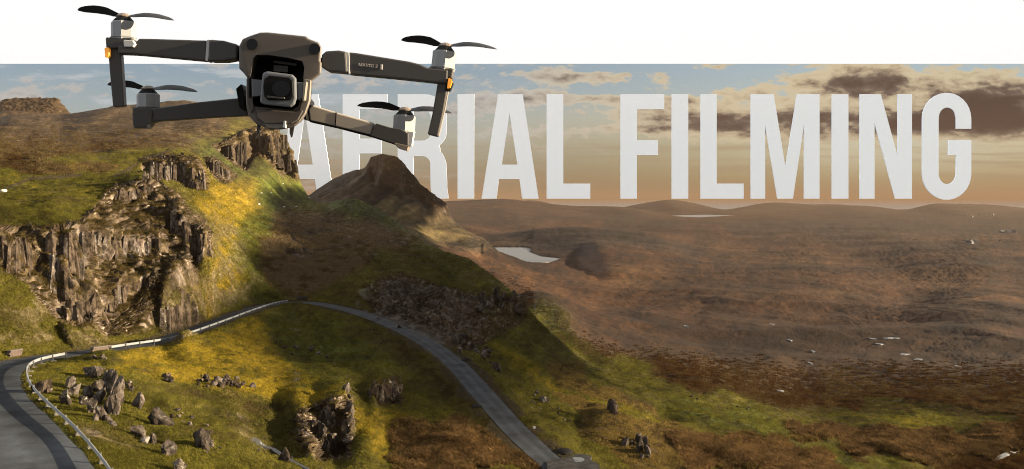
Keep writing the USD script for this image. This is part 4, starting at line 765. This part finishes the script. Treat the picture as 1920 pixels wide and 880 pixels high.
part('lens_hood', slab([(500,151),(509,144),(547,148),(553,155),(554,182),(549,189.5),(507,189.5),(500,183),(498,166)], .942, .96, 1.2, 3, 0, .952), 'black', gim); part('lens', disc(527, 167, 17, 15, .939, .95, 1.5), 'gloss', gim); part('lens_strip', slab([(505,181.5),(538,184.5),(538,187.5),(505,185)], .940, .945, .3, .6, 0, .95), 'shell', gim)
part('gimbal_arm', slab([(475,150),(497,152),(495,181),(476,183)], .958, .99, 1.5, 1.5, 0, .965), 'gimbal', gim); part('gimbal_arm', slab([(558,156),(573,157),(571,186),(565,190),(558,186)], .955, .99, 1.5, 1.5, 0, .965), 'gimbal', gim); part('gimbal_motor', slab([(574,157),(580,156),(576,190),(572,192)], .952, .985, .8, .8, 0, .965), 'taupe', gim)

def motor(x, yt, yb, w_, Y, lean, parent, tag_=''):
    m = trimesh.creation.revolve(np.array([(0, 0), (.5, 0), (.5, .10), (.53, .12), (.53, .16), (.49, .18), (.49, .92), (.46, .97), (.40, 1.0), (0, 1.0)]), sections=8); s_ = Y / F; h = (yb - yt) * s_
    m.apply_transform(trimesh.transformations.rotation_matrix(math.radians(12), [0, 0, 1])); m.vertices *= (w_ * s_, w_ * s_, h); R = trimesh.transformations.rotation_matrix(math.radians(lean), [0, 1, 0]); base = at(x, yb, Y); m.apply_transform(R); m.apply_translation(base)
    mt = part('motor', m, 'motor', parent, smooth=28)
    c_ = trimesh.creation.revolve(np.array([(0, 0), (.42, 0), (.36, .35), (.27, .8), (.2, 1.0), (0, 1.0)]), sections=14); c_.vertices *= (w_ * s_, w_ * s_, w_ * .22 * s_); c_.apply_transform(R); top = base + (R[:3, :3] @ np.array([0, 0, h])); c_.apply_translation(top); part('motor_cap', c_, 'black', mt)
    return top + R[:3, :3] @ np.array([0, 0, w_ * .2 * s_])
def propeller(hub, Y, tips, chord, lean):
    t_ = thing('propeller', parent=dr); s_ = Y / F
    h_ = trimesh.creation.revolve(np.array([(0, -.1), (.5, -.1), (.55, .1), (.35, .5), (.15, .62), (0, .62)]), sections=14); h_.vertices *= (24 * s_,) * 3; h_.vertices[:, 2] *= .45; h_.apply_translation(hub); part('hub', h_, 'brass', t_)
    for sgn, (tx, ty) in zip((1, -1), tips):
        tip = at(tx, ty, Y + sgn * .012); d_ = tip - hub; L_ = np.linalg.norm(d_); d_ /= L_; up = np.array([0, 0, 1.]); side = np.cross(up, d_); side /= np.linalg.norm(side); up2 = np.cross(d_, side)
        st_ = np.linspace(.03, 1, 15); secs = []
        for q in st_:
            c_ = chord * s_ * np.interp(q, [0, .12, .3, .6, .85, .96, 1], [.30, .45, .95, 1.0, .78, .45, .10]); pitch = math.radians(np.interp(q, [0, .3, 1], [34, 30, 18])); cd = side * math.cos(pitch) + up2 * math.sin(pitch); th = np.cross(d_, cd)
            o = hub + d_ * L_ * q + up2 * (.004 * math.sin(q * 3.1)); prof2 = [(-.5, 0), (-.25, .06), (.15, .05), (.5, 0), (.15, -.02), (-.25, -.02)]
            secs.append(np.array([o + cd * a_ * c_ + th * b_ * c_ for a_, b_ in prof2]))
        v = np.vstack(secs + [secs[0].mean(0, keepdims=True), secs[-1].mean(0, keepdims=True)]); f = []; n = 6
        for a_ in range(14):
            for b_ in range(n): i, j = a_ * n + b_, a_ * n + (b_ + 1) % n; f += [[i, j, j + n], [i, j + n, i + n]]
        for b_ in range(n): f += [[(b_ + 1) % n, b_, 15 * n], [14 * n + b_, 14 * n + (b_ + 1) % n, 15 * n + 1]]
        m = trimesh.Trimesh(v, f, process=False); m.fix_normals(); part('blade', m, 'blade', t_, smooth=40)
YF, YR = 1.0, 1.13
# front left arm
ar = part('front_arm', slab([(231,90),(262,85),(270,76.5),(300,77),(396,80),(394,117.5),(330,111.5),(266,105.5),(231,104)], YF - .014, YF + .016, 3, 3.5, 0, YF), 'shell_dark')
part('arm_root', slab([(401,79),(428,81),(440,84.5),(453,88),(453,115),(430,118.5),(399,118.5)], YF - .017, YF + .02, 4, 4, 0, YF), 'shell_dark', ar); part('arm_joint', slab([(396,79.5),(402.5,79),(398.5,118.5),(393.5,118)], YF - .015, YF + .017, .8, .5, 0, YF), 'silver', ar)
part('landing_leg', slab([(207.5,90),(231,90),(232,108),(236,170),(238,200.5),(217,202),(212,150),(209,112)], YF - .008, YF + .010, 3, 3, 0, YF), 'shell_dark', ar); part('navigation_light', slab([(206.2,94),(213,93),(215,98),(215,108),(212,112),(207.5,111)], YF - .014, YF + .004, 1, 1, 0, YF), 'amber', ar)
part('motor_seat', slab([(207,74),(256,74),(258,82),(266,84),(265,93),(208,94)], YF - .013, YF + .014, 2.5, 3, 0, YF), 'shell_dark', ar); part('cable_cover', slab([(244,80),(262,81),(266,88),(262,93.5),(245,93)], YF - .018, YF + .0, 2, 2, 0, YF), 'silver', ar)
propeller(motor(232, 41, 76, 46, YF, 0, ar), YF, ((146, 20), (326, 39)), 27, 0)
# front right arm
ar = part('front_arm', slab([(657,101.5),(672,103),(770,119),(790,124),(804,130.5),(842,134),(840,159),(824,158.5),(740,149.5),(659,142)], YF - .014, YF + .016, 3, 3.5, 0, YF), 'shell_dark')
part('arm_root', slab([(609,107),(617,100.5),(640,99),(654,101.5),(657,141),(640,139),(622,138),(608,130)], YF - .017, YF + .02, 4, 4, 0, YF), 'shell_dark', ar); part('arm_pin', slab([(600,108),(612,109),(612,126),(600,126)], YF, YF + .012, 1, 1, 0, YF), 'black', ar); part('arm_joint', slab([(653.5,102),(659,103),(661,142),(657.5,141.5)], YF - .0155, YF + .017, .8, .5, 0, YF), 'silver', ar)
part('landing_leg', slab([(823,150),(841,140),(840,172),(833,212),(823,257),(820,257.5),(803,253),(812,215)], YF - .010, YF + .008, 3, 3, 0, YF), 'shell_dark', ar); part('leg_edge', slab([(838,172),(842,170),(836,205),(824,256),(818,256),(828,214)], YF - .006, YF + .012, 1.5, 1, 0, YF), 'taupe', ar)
part('light_mount', slab([(838,144),(849,152),(851,158),(846,171),(841,174),(836,172)], YF - .012, YF + .012, 1, 1, 0, YF), 'black', ar); part('navigation_light', slab([(842.5,150),(848,152.5),(850,157),(846,168),(840,169.5)], YF - .016, YF + .006, .8, 1, 0, YF), 'amber', ar)
part('motor_seat', slab([(806,128),(852,132),(849,152),(838,146),(806,142)], YF - .013, YF + .014, 2.5, 3, 0, YF), 'shell_dark', ar)
tx = meshkit.text_mesh('MAVIC 2', 5.6 / F, .0006); tx.apply_transform(trimesh.transformations.rotation_matrix(math.pi / 2, [1, 0, 0])); tx.vertices[:, 0] *= 35.0 / F / tx.extents[0]; tx.apply_transform(trimesh.transformations.rotation_matrix(math.radians(5.5), [0, 1, 0])); tx.apply_translation(at(676, 127.5, YF) - [0, .0142, 0]); part('lettering', tx, 'print', ar, smooth=False)
part('printed_bar', slab([(717.5,124.5),(721.5,125),(720.5,134.5),(717,134)], YF - .0148, YF - .013, .2, .3, 0, YF), 'print', ar)
propeller(motor(830, 96, 133, 45, YF, 6, ar), YF, ((752, 76), (932, 93)), 27, 5)
# rear left arm
ar = part('rear_arm', slab([(284,208),(300,204.5),(380,193),(470,184),(470,218.5),(399,221.8),(300,229),(284,234)], YR - .012, YR + .014, 3, 3.5, 0, YR), 'shell_dark')
part('motor_seat', slab([(256.5,203),(290,203),(294,214),(291,232),(283,241.5),(260,242),(257,236)], YR - .015, YR + .016, 3, 3.5, 0, YR), 'shell_dark', ar); part('screw', disc(279, 237, 4, 3.5, YR - .018, YR, .8), 'brass', ar)
part('arm_root', slab([(456,172),(466,163),(470,175),(472,214),(462,206)], YR - .03, YR + .02, 1.5, 1, 0, YR), 'black', ar)
propeller(motor(278, 176, 206, 42, YR, 0, ar), YR, ((202, 160), (370, 173)), 26, 0)
# rear right arm
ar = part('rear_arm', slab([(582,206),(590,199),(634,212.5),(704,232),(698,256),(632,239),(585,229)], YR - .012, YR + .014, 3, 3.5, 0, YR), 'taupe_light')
part('arm_end', slab([(708,233),(735,241),(754,243.5),(768,252),(768,274),(752,277.5),(742,271),(698,256)], YR - .015, YR + .016, 3, 1.5, 0, YR), 'shell_dark', ar); part('arm_seam', slab([(633,212.5),(635,213),(633,239.5),(631,239)], YR - .0125, YR + .0145, .3, .3, 0, YR), 'black', ar)
part('arm_root', slab([(573,196),(584,186),(589,192),(590,200),(582,206),(586,229),(574,226)], YR - .03, YR + .02, 1.5, 1, 0, YR), 'black', ar); part('arm_edge', slab([(586,227),(632,237.5),(700,254.5),(742,269),(741,272),(698,258),(632,241),(585,230.5)], YR - .0135, YR + .0155, .5, .4, 0, YR), 'black', ar); part('foot_pad', slab([(741,269),(769,275),(766,284.5),(750,280)], YR - .016, YR + .016, 1, 1, 0, YR), 'brass', ar); part('motor_clip', slab([(767,248),(778,249),(774,276),(765,274)], YR - .012, YR + .012, 1, 1, 0, YR), 'silver', ar)
propeller(motor(757, 216, 252, 42, YR, 3, ar), YR, ((670, 199), (848, 213)), 26, 3)

# ---------------------------------------------------------------- grass and bracken
def tuft(seed, n, h, spread, wid, droop):
    g = np.random.default_rng(seed); v, f = [], []
    for i in range(n):
        a_, r_ = g.uniform(0, 6.28), spread * math.sqrt(g.uniform(0, 1)); b_ = g.uniform(0, 6.28); o = np.array([r_ * math.cos(a_), r_ * math.sin(a_), -.04]); s_ = np.array([-math.sin(b_), math.cos(b_), 0]) * wid * g.uniform(.6, 1.3); out = np.array([math.cos(b_), math.sin(b_), 0]); hh = h * g.uniform(.55, 1.15)
        m1, tp = o + out * droop * .4 * hh + [0, 0, hh * .65], o + out * droop * hh + [0, 0, hh * g.uniform(.8, 1.05)]; k_ = len(v); v += [o - s_, o + s_, m1 + s_ * .7, m1 - s_ * .7, tp]; f += [[k_, k_ + 1, k_ + 2], [k_, k_ + 2, k_ + 3], [k_ + 3, k_ + 2, k_ + 4]]
    return trimesh.Trimesh(np.array(v), np.array(f), process=False)
def leafy(name, c1, c2):
    return usdkit.material(stage, '/World/Looks/' + name, {'oi': ('object_info', {}), 'r': ('rgb_ramp', {'ramp': [(0, c1), (1, c2)]}), 'd': ('diffuse_bsdf', {}), 't': ('translucent_bsdf', {}), 'x': ('mix_closure', {'fac': .35})},
                           [('oi.random', 'r.fac'), ('r.color', 'd.color'), ('r.color', 't.color'), ('d.BSDF', 'x.closure1'), ('t.BSDF', 'x.closure2')], surface='x.closure')
from scipy.cluster.vq import kmeans2
vis = (Nrm * (-V / np.linalg.norm(V, axis=-1, keepdims=True))).sum(-1) > .03
ok = vis & (VY < 760) & (droad > RW[road_tree.query(V[..., :2].reshape(-1, 2))[1]].reshape(shp) + .35) & (np.abs(px - 960) < 1010) & (py < 930) & (cragw * (steep > .35) < .3) & (bare < .2)
def plant(name, sel, count, protos, ncol, smin, smax, dsc=130., gain=1.0):
    w_ = np.flatnonzero((sel & ok & (rng.random(shp) < np.clip((760 - VY) / 480, 0, 1) ** 1.5)).ravel()); n = min(count, len(w_)); w_ = rng.choice(w_, n, replace=False)
    pts = V.reshape(-1, 3)[w_] + np.c_[rng.uniform(-.2, .2, (n, 2)), np.zeros(n)]; sc_ = rng.uniform(smin, smax, n) * np.clip(pts[:, 1] / dsc, .7, 2.4)
    lc = np.log(C.reshape(-1, 3)[w_]); cen, lab = kmeans2(lc, ncol, minit='++', seed=5)
    pi = UsdGeom.PointInstancer.Define(stage, f'/World/{name}'); paths = []
    for k_ in range(ncol):
        base = np.exp(cen[k_]) * gain; mt = leafy(f'{name}_blade_{k_:02d}', tuple(base * 1.25), tuple(base * .8))
        for i, m in enumerate(protos): paths.append(usdkit.mesh(stage, f'/World/{name}/tuft_{k_ * len(protos) + i:03d}', m, mt).GetPath())
    pi.CreatePrototypesRel().SetTargets(paths); pi.CreateProtoIndicesAttr(Vt.IntArray.FromNumpy((lab * len(protos) + rng.integers(0, len(protos), n)).astype(np.int32))); pi.CreatePositionsAttr(Vt.Vec3fArray.FromNumpy(pts.astype(np.float32)))
    th = rng.uniform(0, math.pi, n); pi.CreateOrientationsAttr(Vt.QuathArray([Gf.Quath(float(math.cos(q)), 0, 0, float(math.sin(q))) for q in th])); pi.CreateScalesAttr(Vt.Vec3fArray.FromNumpy((sc_[:, None] * np.ones(3)).astype(np.float32)))
    tag(pi.GetPrim(), kind='stuff')
plant('grass', kind == 1, 210000, [tuft(i, 14, .30, .34, .030, .7) for i in range(3)], 14, .35, .9, gain=1.7)
plant('heather', (kind == 2) & ((px < 1000) | (rng.random(shp) < np.clip((360 - VY) / 160, 0, 1))), 50000, [tuft(10 + i, 22, .26, .4, .04, .6) for i in range(3)], 6, .5, 1.2, gain=1.7)
plant('bracken', kind == 3, 24000, [tuft(20 + i, 18, .5, .42, .075, .9) for i in range(3)], 6, .6, 1.3, 110., gain=1.35)
